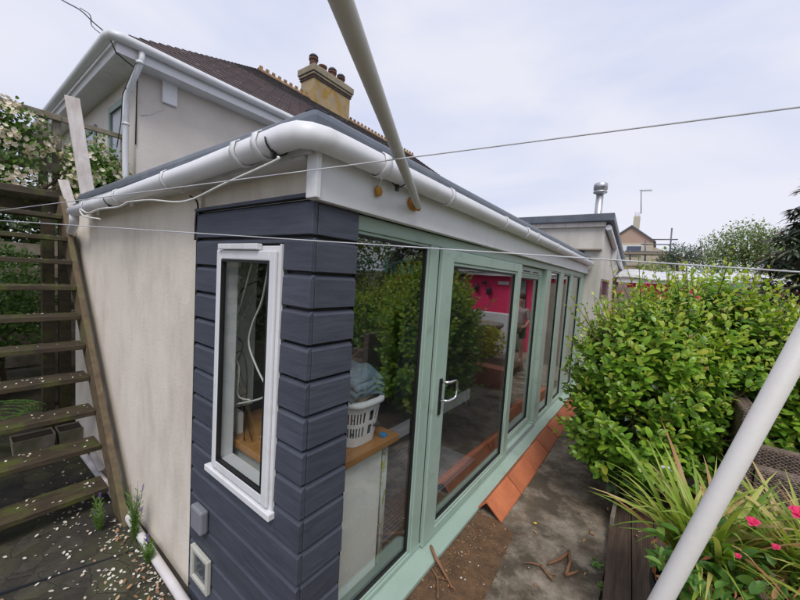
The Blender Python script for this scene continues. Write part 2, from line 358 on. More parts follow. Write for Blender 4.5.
class MB:
    """collects shapes in world coordinates"""
    def __init__(s): s.v = []; s.f = []; s.sm = []
    def add(s, vs, fs, smooth=False):
        k = len(s.v)
        s.v += [tuple(p) for p in vs]
        s.f += [tuple(k + i for i in f) for f in fs]
        s.sm += [smooth] * len(fs)
        return s
    def box(s, a, b, mtx=None):
        x0, y0, z0 = a; x1, y1, z1 = b
        if x0 > x1: x0, x1 = x1, x0
        if y0 > y1: y0, y1 = y1, y0
        if z0 > z1: z0, z1 = z1, z0
        vs = [Vector(p) for p in ((x0, y0, z0), (x1, y0, z0), (x1, y1, z0), (x0, y1, z0), (x0, y0, z1), (x1, y0, z1), (x1, y1, z1), (x0, y1, z1))]
        if mtx is not None: vs = [mtx @ p for p in vs]
        return s.add(vs, [(0, 3, 2, 1), (4, 5, 6, 7), (0, 1, 5, 4), (1, 2, 6, 5), (2, 3, 7, 6), (3, 0, 4, 7)])
    def bar(s, p, q, wd, ht, up=(0, 0, 1)):
        p = Vector(p); q = Vector(q); d = (q - p).normalized(); up = Vector(up)
        a = d.cross(up).normalized(); u = a.cross(d).normalized()
        vs = []
        for c in (p, q):
            for i, j in ((-1, -1), (1, -1), (1, 1), (-1, 1)):
                vs.append(c + a * (i * wd / 2) + u * (j * ht / 2))
        return s.add(vs, [(0, 1, 2, 3), (4, 7, 6, 5), (0, 4, 5, 1), (1, 5, 6, 2), (2, 6, 7, 3), (3, 7, 4, 0)])
    def prism(s, poly, axis, a0, a1):
        """poly: 2D outline in the two other axes (in xyz order), extruded along axis"""
        n = len(poly); vs = []
        for a in (a0, a1):
            for p in poly:
                q = list(p); q.insert(axis, a); vs.append(q)
        fs = [tuple(range(n)), tuple(range(2 * n - 1, n - 1, -1))]
        for i in range(n):
            j = (i + 1) % n
            fs.append((i, i + n, j + n, j))
        return s.add(vs, fs)
    def tube(s, pts, r, n=12, caps=True):
        pts = [Vector(p) for p in pts]
        rs = r if isinstance(r, (list, tuple)) else [r] * len(pts)
        vs = []; prev = None
        for i, p in enumerate(pts):
            d = (pts[min(i + 1, len(pts) - 1)] - pts[max(i - 1, 0)]).normalized()
            if prev is None:
                a = d.orthogonal().normalized()
            else:
                a = (prev - d * prev.dot(d)).normalized()
            prev = a
            b = d.cross(a)
            for k in range(n):
                t = 2 * math.pi * k / n
                vs.append(p + (a * math.cos(t) + b * math.sin(t)) * rs[i])
        fs = []
        for i in range(len(pts) - 1):
            for k in range(n):
                j = (k + 1) % n
                fs.append((i * n + k, i * n + j, (i + 1) * n + j, (i + 1) * n + k))
        s.add(vs, fs, True)
        if caps:
            k0 = len(s.v) - len(vs)
            s.f.append(tuple(k0 + i for i in range(n - 1, -1, -1))); s.sm.append(False)
            s.f.append(tuple(k0 + (len(pts) - 1) * n + i for i in range(n))); s.sm.append(False)
        return s
    def sweep(s, prof, path, closed=False, smooth=True):
        """prof(i) -> list of 3D points at path index; consecutive rings joined"""
        rings = [prof(i) for i in range(len(path))]
        n = len(rings[0]); vs = [p for r in rings for p in r]; fs = []
        for i in range(len(rings) - 1):
            for k in range(n if closed else n - 1):
                j = (k + 1) % n
                fs.append((i * n + k, i * n + j, (i + 1) * n + j, (i + 1) * n + k))
        return s.add(vs, fs, smooth)
    def lathe(s, c, prof, n=24, smooth=True, axis=None):
        c = Vector(c); vs = []
        q = Vector((0, 0, 1)).rotation_difference(Vector(axis)) if axis is not None else None
        for r, z in prof:
            for k in range(n):
                t = 2 * math.pi * k / n
                p = Vector((r * math.cos(t), r * math.sin(t), z))
                vs.append(c + (q @ p if q else p))
        fs = []
        for i in range(len(prof) - 1):
            for k in range(n):
                j = (k + 1) % n
                fs.append((i * n + k, i * n + j, (i + 1) * n + j, (i + 1) * n + k))
        return s.add(vs, fs, smooth)
    def blob(s, c, r, seed=0, amp=0.25, sub=2):
        bm = bmesh.new()
        bmesh.ops.create_icosphere(bm, subdivisions=sub, radius=1)
        rnd = random.Random(seed)
        ph = [rnd.uniform(0, 6) for _ in range(6)]
        vs = []
        for v in bm.verts:
            p = v.co
            k = 1 + amp * (math.sin(3 * p.x + ph[0]) * math.sin(4 * p.y + ph[1]) + 0.5 * math.sin(7 * p.z + ph[2]) * math.sin(6 * p.x + ph[3]))
            vs.append((c[0] + p.x * r[0] * k, c[1] + p.y * r[1] * k, c[2] + p.z * r[2] * k))
        fs = [tuple(v.index for v in f.verts) for f in bm.faces]
        bm.free()
        return s.add(vs, fs, True)
    def build(s, name, m, parent=None, bevel=0.0, label=None, segs=2):
        o_ = origin(parent) if parent is not None else Vector((0, 0, 0))
        me = bpy.data.meshes.new(name)
        me.from_pydata([(a - o_.x, b - o_.y, c - o_.z) for a, b, c in s.v], [], s.f)
        me.polygons.foreach_set('use_smooth', s.sm)
        me.materials.append(m)
        me.update()
        bm = bmesh.new(); bm.from_mesh(me)
        bmesh.ops.recalc_face_normals(bm, faces=bm.faces)
        bm.to_mesh(me); bm.free()
        o = link(bpy.data.objects.new(name, me), parent)
        if bevel:
            b = o.modifiers.new('bevel', 'BEVEL')
            b.width = bevel; b.segments = segs; b.limit_method = 'ANGLE'; b.angle_limit = R_(40)
            b.harden_normals = False
        if label: o['label'] = label
        return o
def center(o, loc):
    """move a parentless mesh's origin to loc"""
    loc = Vector(loc)
    o.data.transform(Matrix.Translation(-loc)); o.location = loc
    return o

# leaves ------------------------------------------------------------------
def norm(a): return a / np.maximum(np.linalg.norm(a, axis=-1, keepdims=True), 1e-9)
def leaves(name, m, P, D, U, Ln, Wd, parent=None, droop=0.25, fold=0.25, shape=(0.55, 0.95), slim=False):
    """P base points, D directions, U approximate upper-side normals, all (n,3); Ln, Wd (n,)"""
    n = len(P)
    P = np.asarray(P, float); D = norm(np.asarray(D, float)); U = np.asarray(U, float)
    Sd = norm(np.cross(D, U)); U = np.cross(Sd, D)
    Ln = np.asarray(Ln)[:, None]; Wd = np.asarray(Wd)[:, None] / 2
    def mid(t): return P + D * Ln * t - U * Ln * (droop * t * t)
    V = np.empty((n, 11, 3))
    ts = (0.20, 0.52, 0.82)
    a, b = shape
    ws = (a + 0.17, 1.0, b * 0.70)
    V[:, 0] = P
    V[:, 4] = mid(1.0)
    for k in range(3):
        V[:, 1 + k] = mid(ts[k])
        for q, sg in ((5, -1), (8, 1)):
            V[:, q + k] = mid(ts[k]) + Sd * Wd * ws[k] * sg + U * Wd * ws[k] * fold
    quad = np.array([[1, 2, 6, 5], [2, 3, 7, 6], [1, 8, 9, 2], [2, 9, 10, 3]]); tri = np.array([[0, 1, 5], [3, 4, 7], [0, 8, 1], [3, 10, 4]])
    me = bpy.data.meshes.new(name)
    o_ = origin(parent) if parent is not None else Vector((0, 0, 0))
    V -= np.array(o_)
    me.vertices.add(n * 11)
    me.vertices.foreach_set('co', V.reshape(-1))
    base = (np.arange(n) * 11)[:, None, None]
    q = (quad[None] + base).reshape(n, -1); t_ = (tri[None] + base).reshape(n, -1)
    loops = np.concatenate([q, t_], axis=1).reshape(-1)
    tot = np.tile(np.array([4, 4, 4, 4, 3, 3, 3, 3]), n)
    start = np.concatenate([[0], np.cumsum(tot)[:-1]])
    me.loops.add(len(loops)); me.loops.foreach_set('vertex_index', loops.astype(np.int32))
    me.polygons.add(n * 8)
    me.polygons.foreach_set('loop_start', start.astype(np.int32))
    me.polygons.foreach_set('loop_total', tot.astype(np.int32))
    me.polygons.foreach_set('use_smooth', [True] * (n * 8))
    me.update(calc_edges=True)
    me.validate()
    me.materials.append(m)
    return link(bpy.data.objects.new(name, me), parent)

def ball(n):
    v = RNG.normal(size=(n, 3)); return norm(v)
def crown_points(ells, n, shell=0.35, bottom=-0.6):
    """points in the outer shell of a union of ellipsoids, with outward normals"""
    out = []; nor = []
    vol = np.array([e[3] * e[4] + e[3] * e[5] + e[4] * e[5] for e in ells]); vol = vol / vol.sum()
    need = n
    while need > 0:
        k = RNG.choice(len(ells), size=need * 2, p=vol)
        E = np.array(ells)[k]
        d = ball(len(k))
        r = 1 - shell * RNG.random(len(k)) ** 1.6
        p = E[:, :3] + d * E[:, 3:6] * r[:, None]
        ok = d[:, 2] > bottom
        for e in ells:
            q = (p - np.array(e[:3])) / np.array(e[3:6])
            ok &= (q ** 2).sum(1) > (1 - shell) ** 2 * 0.98
        nn = norm(d / E[:, 3:6])
        out.append(p[ok][:need]); nor.append(nn[ok][:need])
        need -= len(out[-1])
    return np.concatenate(out), np.concatenate(nor)
def simple_crown(name, m, parent, ells, n, size, droop=0.2, up=0.3, shell=0.5, ratio=0.55, bottom=-0.6, clump=0):
    if clump:
        c, nn = crown_points(ells, max(1, n // clump), shell, bottom)
        P = np.repeat(c, clump, 0) + RNG.normal(size=(len(c) * clump, 3)) * size * 1.6
        nn = np.repeat(nn, clump, 0)
    else:
        P, nn = crown_points(ells, n, shell, bottom)
    D = nn * 0.6 + RNG.normal(size=P.shape) * 0.6 + np.array([0, 0, up])
    U = nn * 0.5 + np.array([0, 0, 0.8]) + RNG.normal(size=P.shape) * 0.35
    L_ = size * RNG.uniform(0.6, 1.25, len(P))
    return leaves(name, m, P, D, U, L_, L_ * ratio, parent, droop=droop)
def trunk(name, m, parent, base, top, r0, r1, limbs, reach=0.8, seed=1):
    rnd = random.Random(seed); mb = MB()
    base = Vector(base); top = Vector(top)
    pts = [base.lerp(top, t) + Vector((rnd.uniform(-1, 1), rnd.uniform(-1, 1), 0)) * 0.06 * (top - base).length * (t > 0) for t in (0, .3, .6, 1)]
    mb.tube(pts, [r0, r0 * .8 + r1 * .2, (r0 + r1) / 2, r1], 8)
    for i in range(limbs):
        t = rnd.uniform(0.3, 0.95); a = rnd.uniform(0, 6.28)
        p = base.lerp(top, t); q = p + Vector((math.cos(a) * reach, math.sin(a) * reach, reach * rnd.uniform(0.4, 1.0)))
        mid_ = p.lerp(q, 0.5) + Vector((0, 0, -0.08 * reach))
        mb.tube([p, mid_, q], [r1 * .9, r1 * .6, r1 * .25], 6)
    return mb.build(name, m, parent)

# ================================================================== SETTING
g = MB()
def hz(x, y):
    r = math.hypot(x, y)
    h = -0.155
    if y > 13: h += (min(y, 90) - 13) * 0.045
    if x < -14: h += (-14 - max(x, -90)) * 0.03
    if r > 150: h += (r - 150) * 0.01
    return h
xs = [-400, -250, -150, -90, -50, -30, -20, -14, -10, -6, -3, 0, 3, 6, 10, 15, 25, 40, 70, 120, 220, 400]
ys = [-400, -200, -100, -50, -25, -10, 0, 4, 8, 13, 18, 25, 35, 50, 70, 90, 120, 200, 400]
vs = [(x, y, hz(x, y)) for y in ys for x in xs]
nx = len(xs)
g.add(vs, [(j * nx + i, j * nx + i + 1, (j + 1) * nx + i + 1, (j + 1) * nx + i) for j in range(len(ys) - 1) for i in range(nx - 1)], True)
tag(g.build('ground', M['meadow']), 'rough green and brown ground rising behind the gardens', kind='structure')

# paved yard, left of the corner (irregular slabs with mossy joints)
rnd = random.Random(3)
ym = M['yard']; yt = ym.node_tree; yb = yt.nodes['Principled BSDF']
src = yb.inputs['Base Color'].links[0].from_socket
ytc = N(yt, 'ShaderNodeTexCoord'); ynz = N(yt, 'ShaderNodeTexNoise', i_Scale=5.0, i_Detail=4.0)
yadd = N(yt, 'ShaderNodeMix', data_type='VECTOR'); yadd.inputs[0].default_value = .10
yt.links.new(ytc.outputs['Object'], ynz.inputs['Vector']); yt.links.new(ytc.outputs['Object'], yadd.inputs[4]); yt.links.new(ynz.outputs['Color'], yadd.inputs[5])
yv = N(yt, 'ShaderNodeTexVoronoi', feature='DISTANCE_TO_EDGE', i_Scale=7.5); yt.links.new(yadd.outputs[1], yv.inputs['Vector'])
yr = N(yt, 'ShaderNodeMapRange'); yr.inputs[2].default_value = .035; yt.links.new(yv.outputs['Distance'], yr.inputs[0])
yvc = N(yt, 'ShaderNodeTexVoronoi', i_Scale=7.5); yt.links.new(yadd.outputs[1], yvc.inputs['Vector'])
yhs = N(yt, 'ShaderNodeHueSaturation'); ymr = N(yt, 'ShaderNodeMapRange'); ymr.inputs[3].default_value = .75; ymr.inputs[4].default_value = 1.3
ysep = N(yt, 'ShaderNodeSeparateColor'); yt.links.new(yvc.outputs['Color'], ysep.inputs[0]); yt.links.new(ysep.outputs[0], ymr.inputs[0]); yt.links.new(ymr.outputs[0], yhs.inputs['Value']); yt.links.new(src, yhs.inputs['Color'])
ymx = N(yt, 'ShaderNodeMix', data_type='RGBA'); ymx.inputs[6].default_value = (.030, .028, .018, 1)
yt.links.new(yr.outputs[0], ymx.inputs[0]); yt.links.new(yhs.outputs[0], ymx.inputs[7]); yt.links.new(ymx.outputs[2], yb.inputs['Base Color'])
ybp = N(yt, 'ShaderNodeBump', i_Strength=.35, i_Distance=.02); yt.links.new(yr.outputs[0], ybp.inputs['Height'])
oldn = yb.inputs['Normal'].links[0].from_socket; yt.links.new(oldn, ybp.inputs['Normal']); yt.links.new(ybp.outputs[0], yb.inputs['Normal'])
nxy, nyy = 90, 56
yvs = []
for j in range(nyy + 1):
    for i in range(nxy + 1):
        x = -9 + i * (1.6 + 9) / nxy; y = -4.3 + j * (4.298) / nyy
        yvs.append((x, y, -.142 + .005 * math.sin(x * 3.1 + y) + .004 * math.sin(y * 5 + x * 1.7) + rnd.uniform(-.001, .001)))
yd = MB().add(yvs, [(j * (nxy + 1) + i, j * (nxy + 1) + i + 1, (j + 1) * (nxy + 1) + i + 1, (j + 1) * (nxy + 1) + i) for j in range(nyy) for i in range(nxy)], True)
tag(yd.build('yard_paving', M['yard']), 'dark damp cracked stone paving strewn with petals', kind='structure')
j = MB().box((-9, 0, -0.22), (-4.0, 0.7, -0.145))
tag(j.build('side_passage', mat('mossy_earth', (0.035, 0.035, 0.018), rough=1)), 'dark mossy earth between the extension and the house', kind='structure')
kb = MB().bar((-1.98, -1.25, -.139), (-1.60, -.10, -.142), .014, .02)
tag(center(kb.build('edging_strip', M['tub']), (-1.8, -.6, -.15)), 'narrow dark edging strip crossing the cracked yard paving', 'edging')

pth = MB()
pp = [(0.155, 0.9)]
pth.prism([(0.0, -0.30), (1.02, -0.30), (1.02, 6.49), (0.0, 6.49)], 2, -0.25, 0.0)
tag(pth.build('path', M['path']), 'worn stained concrete path beside the glazed wall', kind='structure')
# soil skin over the near part of the path with a ragged edge
so_ = MB()
edge = []
for i in range(40):
    t = i / 39
    y = -0.29 + t * 1.95
    xx = 0.515 - 0.085 * t ** 2 + 0.006 * math.sin(9 * t * 3) + rnd.uniform(-.007, .007)
    edge.append((xx, y))
poly = [(0.002, -0.29)] + edge + [(0.30, 1.72), (0.18, 1.70), (0.002, 1.74)]
nrow = len(poly)
so_.prism(poly, 2, -0.01, 0.004)
tag(so_.build('soil', M['soil']), 'bare brown soil bed at the foot of the sill', kind='structure')
# general patio further right
pat = MB().box((1.02, 3.2, -0.25), (7.0, 8.9, -0.02)).box((0.0, 6.5, -.25), (1.02, 8.9, -0.02)).box((1.02, -4.2, -0.25), (7, 3.2, -0.06))
tag(pat.build('patio', M['stone']), 'pale stone patio behind the bush', kind='structure')

# deck boards
dk = MB()
a_ = R_(3.0)
for i in range(8):
    x0 = 1.035 + i * 0.148
    mt = Matrix.Translation((x0, 1.5, 0)) @ Matrix.Rotation(a_, 4, 'Z')
    dk.box((0, -2.6, 0.022), (0.141, 1.7, 0.06), mt)
    for k in range(9):
        dk.box((0.008 + k * 0.0145, -2.6, 0.06), (0.016 + k * 0.0145, 1.7, 0.0625), mt)
dk.box((1.05, -1.1, -0.06), (2.2, 3.1, 0.015))
tag(dk.build('deck_boards', M['deck'], bevel=0.0015, segs=1), 'brown grooved timber decking beside the concrete path', kind='structure')
pst = MB().box((1.0, 2.19, 0.0), (1.028, 2.9, 0.13))
tag(center(pst.build('edging_board', M['timber_grey'], bevel=0.003), (1.0, 2.5, 0)), 'narrow upright timber edging at the far end of the decking', 'edging')

# ================================================================== GARDEN ROOM
GR = thing('garden_room', 'flat roofed extension with dark timber clad corner and sage green glazed doors', 'extension', (0, 0, 0))
Y1 = 6.5
# rendered gable wall (with thickness) + wall above cladding
wl = MB().box((-4.0, 0.0, -0.2), (-1.003, 0.12, 2.30)).box((-1.003, 0.02, 2.172), (0.0, 0.12, 2.30))
wl.box((-4.0, 0.12, -0.2), (-3.88, Y1, 2.3))
wob = wl.build('wall', M['render'], GR)
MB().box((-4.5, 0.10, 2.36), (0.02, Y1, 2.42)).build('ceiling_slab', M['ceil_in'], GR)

# cladding: boards
PIT = 0.148
def board(mb, face, a0, a1, z0, z1, base):
    """one feather-edged board; face 'g' = gable (faces -y), 'f' = facade return (faces +x)"""
    prof = [(0.0, z0), (-0.026, z0 + 0.003), (-0.024, z1 - 0.028), (-0.010, z1 - 0.011), (0.0, z1 - 0.011)]
    if face == 'g':
        mb.prism([(base + p[0], p[1]) for p in prof], 0, a0, a1)   # (y,z) along x
    else:
        mb.prism([(base - p[0], p[1]) for p in prof], 1, a0, a1)   # (x,z) along y
cg = MB(); cf = MB()
tops = [2.170 - PIT * i for i in range(17)]
rj = random.Random(5)
for i, zt in enumerate(tops):
    zb = zt - PIT
    jx = rj.uniform(-.003, .003)
    if zt > 2.05:
        board(cg, 'g', -0.985, 0.026 + jx, zb, zt, -0.002)
    elif zt <= 0.785:
        board(cg, 'g', -0.985, 0.026 + jx, zb, zt, -0.002)
    else:
        zz = zt
        board(cg, 'g', -0.985, -0.725, zb, zz, -0.002)
        board(cg, 'g', -0.157, 0.026 + jx, zb, zz, -0.002)
        if zb < 0.76 < zt: board(cg, 'g', -0.726, -0.156, zb, 0.760, -0.002)
        if zb < 1.985 < zt: board(cg, 'g', -0.726, -0.156, 1.988, zt, -0.002)
    board(cf, 'f', 0.0, 0.230 + jx, zb, zt, 0.004)
cl = cg.build('cladding', M['clad'], GR, bevel=0.002, segs=1)
cr_ = cf.build('cladding_return', M['clad'], GR, bevel=0.002, segs=1)
MB().box((-1.054, 0.0, -0.2), (-0.725, 0.06, 2.168)).box((-0.158, 0.0, -0.2), (0.003, 0.06, 2.168)).box((-0.725, 0.0, -.2), (-.158, 0.06, 0.77)).box((-0.725, 0.0, 1.985), (-.158, 0.06, 2.168)).box((-.06, 0.06, -.2), (0.003, 0.232, 2.168)).build('cladding_batten', M['black'], GR)
MB().box((0.0035, 0.2315, -0.2), (0.020, 0.2335, 2.15)).build('edge_trim', M['black'], GR)
MB().box((-1.002, -0.018, -0.2), (-0.987, 0.0, 2.176)).build('edge_trim', M['black'], GR)
MB().box((-1.0, -0.034, 2.1705), (0.034, -0.001, 2.186)).box((0.056, -.001, 2.14), (0.057, 0.0, 2.141)).build('top_trim', M['clad'], GR)

# fascia, soffit, roof
fa = MB().box((0.012, -0.035, 2.155), (0.055, 1.62, 2.405)).box((0.0, 1.624, 2.155), (0.055, Y1 - 0.002, 2.405))
fa.build('fascia', M['white'], GR, bevel=0.003)
MB().box((0.018, -0.060, 2.156), (0.078, -0.036, 2.33)).build('corner_block', M['white'], GR, bevel=0.003)
MB().box((-3.38, -0.075, 2.300), (0.011, 0.02, 2.315)).box((-.0555, -.0855, 2.316), (.056, -.0605, 2.40)).box((-3.38, -0.085, 2.30), (-0.056, -0.075, 2.40)).build('soffit', M['white_dirty'], GR)
# roof with rounded grp edge trim
rf = MB()
rf.box((-4.1, 0.0, 2.425), (0.0, Y1 - 0.005, 2.445))
rf.build('roof', M['grp'], GR)
ed = MB()
prof = [(-0.10, -0.012), (-0.05, 0.012), (0.0, 0.022), (0.055, 0.020), (0.078, 0.006), (0.086, -0.02), (0.086, -0.055), (0.078, -0.06)]
def edge_ring(p, out):
    return [(p[0] + out[0] * a, p[1] + out[1] * a, 2.462 + b) for a, b in prof]
ed.sweep(lambda i: [edge_ring((0.0, 6.49), (1, 0)), edge_ring((0.0, 0.10), (1, 0)), [(p[0], p[1], p[2] + .004) for p in edge_ring((0.0, 0.0), (1.0, -1.0))], edge_ring((-0.10, 0.0), (0, -1)), edge_ring((-3.40, 0.0), (0, -1))][i], range(5), smooth=False)
ed.build('roof_edge', M['grp'], GR, bevel=.008)
MB().add([(-.12, -.02, 2.482), (.02, -.085, 2.474), (.088, -.088, 2.468), (.085, -.02, 2.474), (.02, .12, 2.482), (.012, -.012, 2.500)], [(0, 1, 5), (1, 2, 5), (2, 3, 5), (3, 4, 5), (4, 0, 5), (0, 4, 3, 2, 1)]).build('roof_corner_patch', M['grp'], GR, bevel=.012)

# gutter: deep round section, with thickness, round a mitred corner
def gutter_rings(path, outs, r, z, wall=0.003, zs=None):
    rings = []
    angs = [math.pi * k / 14 for k in range(15)]
    for idx, ((x, y), (ox, oy)) in enumerate(zip(path, outs)):
        zz = zs[idx] if zs else z
        ring = []
        s = math.hypot(ox, oy)
        sx = s if s > 1.01 else 1.0
        ux, uy = ox, oy
        ring.append((x + ux * r * -0.80, y + uy * r * -0.80, zz + r * 0.72))
        for a in angs:
            c = -math.cos(a) * r; h = -math.sin(a) * r
            ring.append((x + ux * c, y + uy * c, zz + h))
        ring.append((x + ux * r * 0.86, y + uy * r * 0.86, zz + r * 0.60))
        ring.append((x + ux * r * 0.55, y + uy * r * 0.55, zz + r * 0.82))
        ring.append((x + ux * r * 0.50, y + uy * r * 0.50, zz + r * 0.78))
        rings.append(ring)
    return rings
GRr = 0.047
gx, gy, gz = 0.108, -0.137, 2.362
path = [(gx, 6.44), (gx, 0.04), (gx - .003, -0.05), (gx - 0.018, -0.10), (gx - .052, -.130), (gx - .11, gy), (-.7, gy), (-2.4, gy), (-3.32, gy)]
outs = [(1, 0), (1, 0), (1.0, -0.15), (0.82, -0.5), (0.5, -.82), (0.15, -1), (0, -1), (0, -1), (0, -1)]
zs_ = [2.339, 2.362, 2.362, 2.362, 2.362, 2.360, 2.334, 2.300, 2.288]
rg = gutter_rings(path, outs, GRr, gz, zs=zs_)
gt = MB(); gt.sweep(lambda i: rg[i], range(len(rg)))
for i in (0, len(rg) - 1):      # stop ends
    gt.add(rg[i], [tuple(range(len(rg[i])))])
gut = gt.build('gutter', M['white'], GR)
md = gut.modifiers.new('solid', 'SOLIDIFY'); md.thickness = 0.003
def bracket(p, out, z, name='gutter_bracket', wdt=0.028, rr=GRr + 0.005):
    mb = MB()
    px_, py_ = p; ox, oy = out; tx, ty = -oy, ox
    rings = []
    for sgn in (-1, 1):
        pts = [(px_ + tx * sgn * wdt / 2, py_ + ty * sgn * wdt / 2)]
        rings.append(gutter_rings(pts, [out], rr, z)[0])
    n = len(rings[0])
    mb.add(rings[0] + rings[1], [(k, k + 1, n + k + 1, n + k) for k in range(n - 1)], True)
    # arm back to the fascia
    cx, cy = px_ - ox * (rr + 0.004), py_ - oy * (rr + 0.004)
    mb.bar((cx, cy, z - 0.055), (cx, cy, z + 0.04), 0.02, 0.012, up=(ox, oy, 0))
    o = mb.build(name, M['white'], gut)
    s = o.modifiers.new('solid', 'SOLIDIFY'); s.thickness = 0.004; s.offset = 0
    return o
zx = lambda x: float(np.interp(-x, [0, .7, 2.4, 3.32], [2.360, 2.334, 2.300, 2.288]))
zg = lambda y: 2.362 - 0.023 * (y / 6.4)
for y in (0.86, 1.75, 2.65, 3.5, 4.4, 5.3, 6.1):
    bracket((gx, y), (1, 0), zg(y))
for y in (0.26, 2.30):
    bracket((gx, y), (1, 0), zg(y), 'gutter_union', 0.045, GRr + 0.007)
for x in (-0.14, -0.30):
    bracket((x, gy), (0, -1), zx(x), 'gutter_union', 0.035, GRr + 0.007)
for x in (-1.05, -1.9, -2.75):
    bracket((x, gy), (0, -1), zx(x))
# downpipe at the far left end
dp = MB().tube([(-3.28, gy, 2.26), (-3.28, gy, 2.215), (-3.34, gy + .01, 2.18), (-3.98, -.045, 2.10), (-4.06, 0.0, 2.02), (-4.06, 0.06, 1.9), (-4.06, 0.06, -0.1)], 0.036, 14)
dp.tube([(-4.06, 0.06, 1.15), (-4.06, 0.06, 1.22)], 0.042, 14)
dp.build('downpipe', M['white_dirty'], GR)

# gable window
wf = MB()
X0, X1, Z0, Z1 = -0.718, -0.172, 0.795, 1.978
wf.box((X0, -0.036, Z0), (X0 + .058, 0.05, Z1)).box((X1 - .058, -0.036, Z0), (X1, 0.05, Z1))
wf.box((X0 + .0585, -0.035, Z0), (X1 - .0585, 0.05, Z0 + .058)).box((X0 + .0585, -0.035, Z1 - .058), (X1 - .0585, 0.05, Z1))
WN = wf.build('window', M['white'], GR, bevel=0.004)
ws = MB()
a, b, c, d = X0 + .028, X1 - .003, Z0 + .014, Z1 - .022
ws.box((a, -0.053, c), (a + .046, -0.037, d)).box((b - .046, -0.053, c), (b, -0.037, d)).box((a + .0465, -0.052, c), (b - .0465, -0.037, c + .046)).box((a + .0465, -0.052, d - .046), (b - .0465, -0.037, d))
ws.build('sash', M['white'], WN, bevel=0.006)
a, b, c, d = a + .047, b - .047, c + .047, d - .047
MB().box((a, -0.052, c), (a + .010, -0.03, d)).box((b - .010, -0.052, c), (b, -0.03, d)).box((a + .01, -0.052, c), (b - .01, -0.03, c + .010)).box((a + .01, -0.052, d - .010), (b - .01, -0.03, d)).build('gasket', M['black'], WN)
MB().box((a + .01, -0.040, c + .01), (b - .01, -0.034, d - .01)).build('pane', M['glass_w'], WN)
MB().box((-0.756, -0.058, 0.762), (-0.146, -0.0, 0.7945)).build('sill', M['white'], WN, bevel=0.004)
MB().box((-0.655, -0.066, 1.958), (-0.30, -0.0365, 1.986)).build('trickle_vent', M['white'], WN, bevel=0.004)
MB().box((-0.171, -0.034, 0.795), (-0.158, -0.02, 1.985)).build('side_trim', M['white'], WN)

# wall fittings
jb = MB().box((-0.875, -0.075, 0.385), (-0.745, -0.03, 0.52)); jb.build('junction_box', M['grey_plastic'], GR, bevel=0.012)
vb = MB()
vb.box((-.91, -0.055, 0.05), (-.885, -0.029, 0.25)).box((-.725, -0.055, .05), (-.70, -0.029, 0.25)).box((-.885, -0.055, 0.222), (-.725, -0.029, 0.25)).box((-.885, -0.055, .05), (-.725, -0.029, .078))
vv = vb.build('wall_vent', M['vent_plastic'], GR, bevel=0.006)
MB().box((-.884, -0.040, .079), (-.726, -0.030, 0.221)).build('flap', M['pane_dark'], vv)

# glazed facade
def fr(mb, y0, y1, z0, z1, x0=-0.07, x1=0.0): mb.box((x0, y0, z0), (x1, y1, z1))
FZ0, FZ1 = 0.0515, 2.153
MB().prism([(0.0, 0.01), (0.122, 0.006), (0.128, 0.012), (0.128, 0.036), (0.121, 0.043), (0.0, 0.051), (-0.09, 0.051), (-0.09, 0.01)], 1, 0.2235, Y1 - .003).build('threshold', M['green'], GR, bevel=0.002)
MB().box((-0.09, 0.26, -0.2), (0.10, Y1 - .003, 0.0055)).build('plinth', M['soil'], GR)
of = MB()
fr(of, 0.2235, Y1 - .003, 2.083, FZ1); 
fr(of, 0.2235, 3.66, FZ0, 0.084)
fr(of, 3.66, Y1 - .003, FZ0, 0.104)
for y0, y1 in ((0.2235, 0.242), (0.905, 1.005), (3.70, 3.93), (4.46, 4.70), (5.22, 5.42), (6.12, Y1 - .003)):
    fr(of, y0, y1, 0.0845 if y0 < 3.6 else .1045, 2.0825)
outer = of.build('door_frame', M['green'], GR, bevel=0.004)
# stepped inner beads, gaskets and panes
def pane(parent, y0, y1, z0, z1, x, bead=0.022, gas=0.014, mat_=None):
    bd = MB()
    for (a0, a1, b0, b1) in ((y0, y0 + bead, z0, z1), (y1 - bead, y1, z0, z1), (y0 + bead, y1 - bead, z0, z0 + bead), (y0 + bead, y1 - bead, z1 - bead, z1)):
        bd.box((x - .03, a0, b0), (x + .012, a1, b1))
    bd.build('bead', M['green'], parent, bevel=0.004)
    y0 += bead; y1 -= bead; z0 += bead; z1 -= bead
    gk = MB()
    for (a0, a1, b0, b1) in ((y0, y0 + gas, z0, z1), (y1 - gas, y1, z0, z1), (y0 + gas, y1 - gas, z0, z0 + gas), (y0 + gas, y1 - gas, z1 - gas, z1)):
        gk.box((x - .03, a0, b0), (x + .004, a1, b1))
    gk.build('gasket', M['black'], parent)
    MB().box((x - .012, y0 + gas, z0 + gas), (x - .006, y1 - gas, z1 - gas)).build('pane', M['glass'], parent)
fx = MB().box((-0.068, 0.2425, 0.085), (-0.058, 0.2435, 2.08)).build('fixed_light', M['green'], GR)
pane(fx, 0.2425, 0.904, 0.085, 2.0825, -0.022, bead=.016, gas=.012)
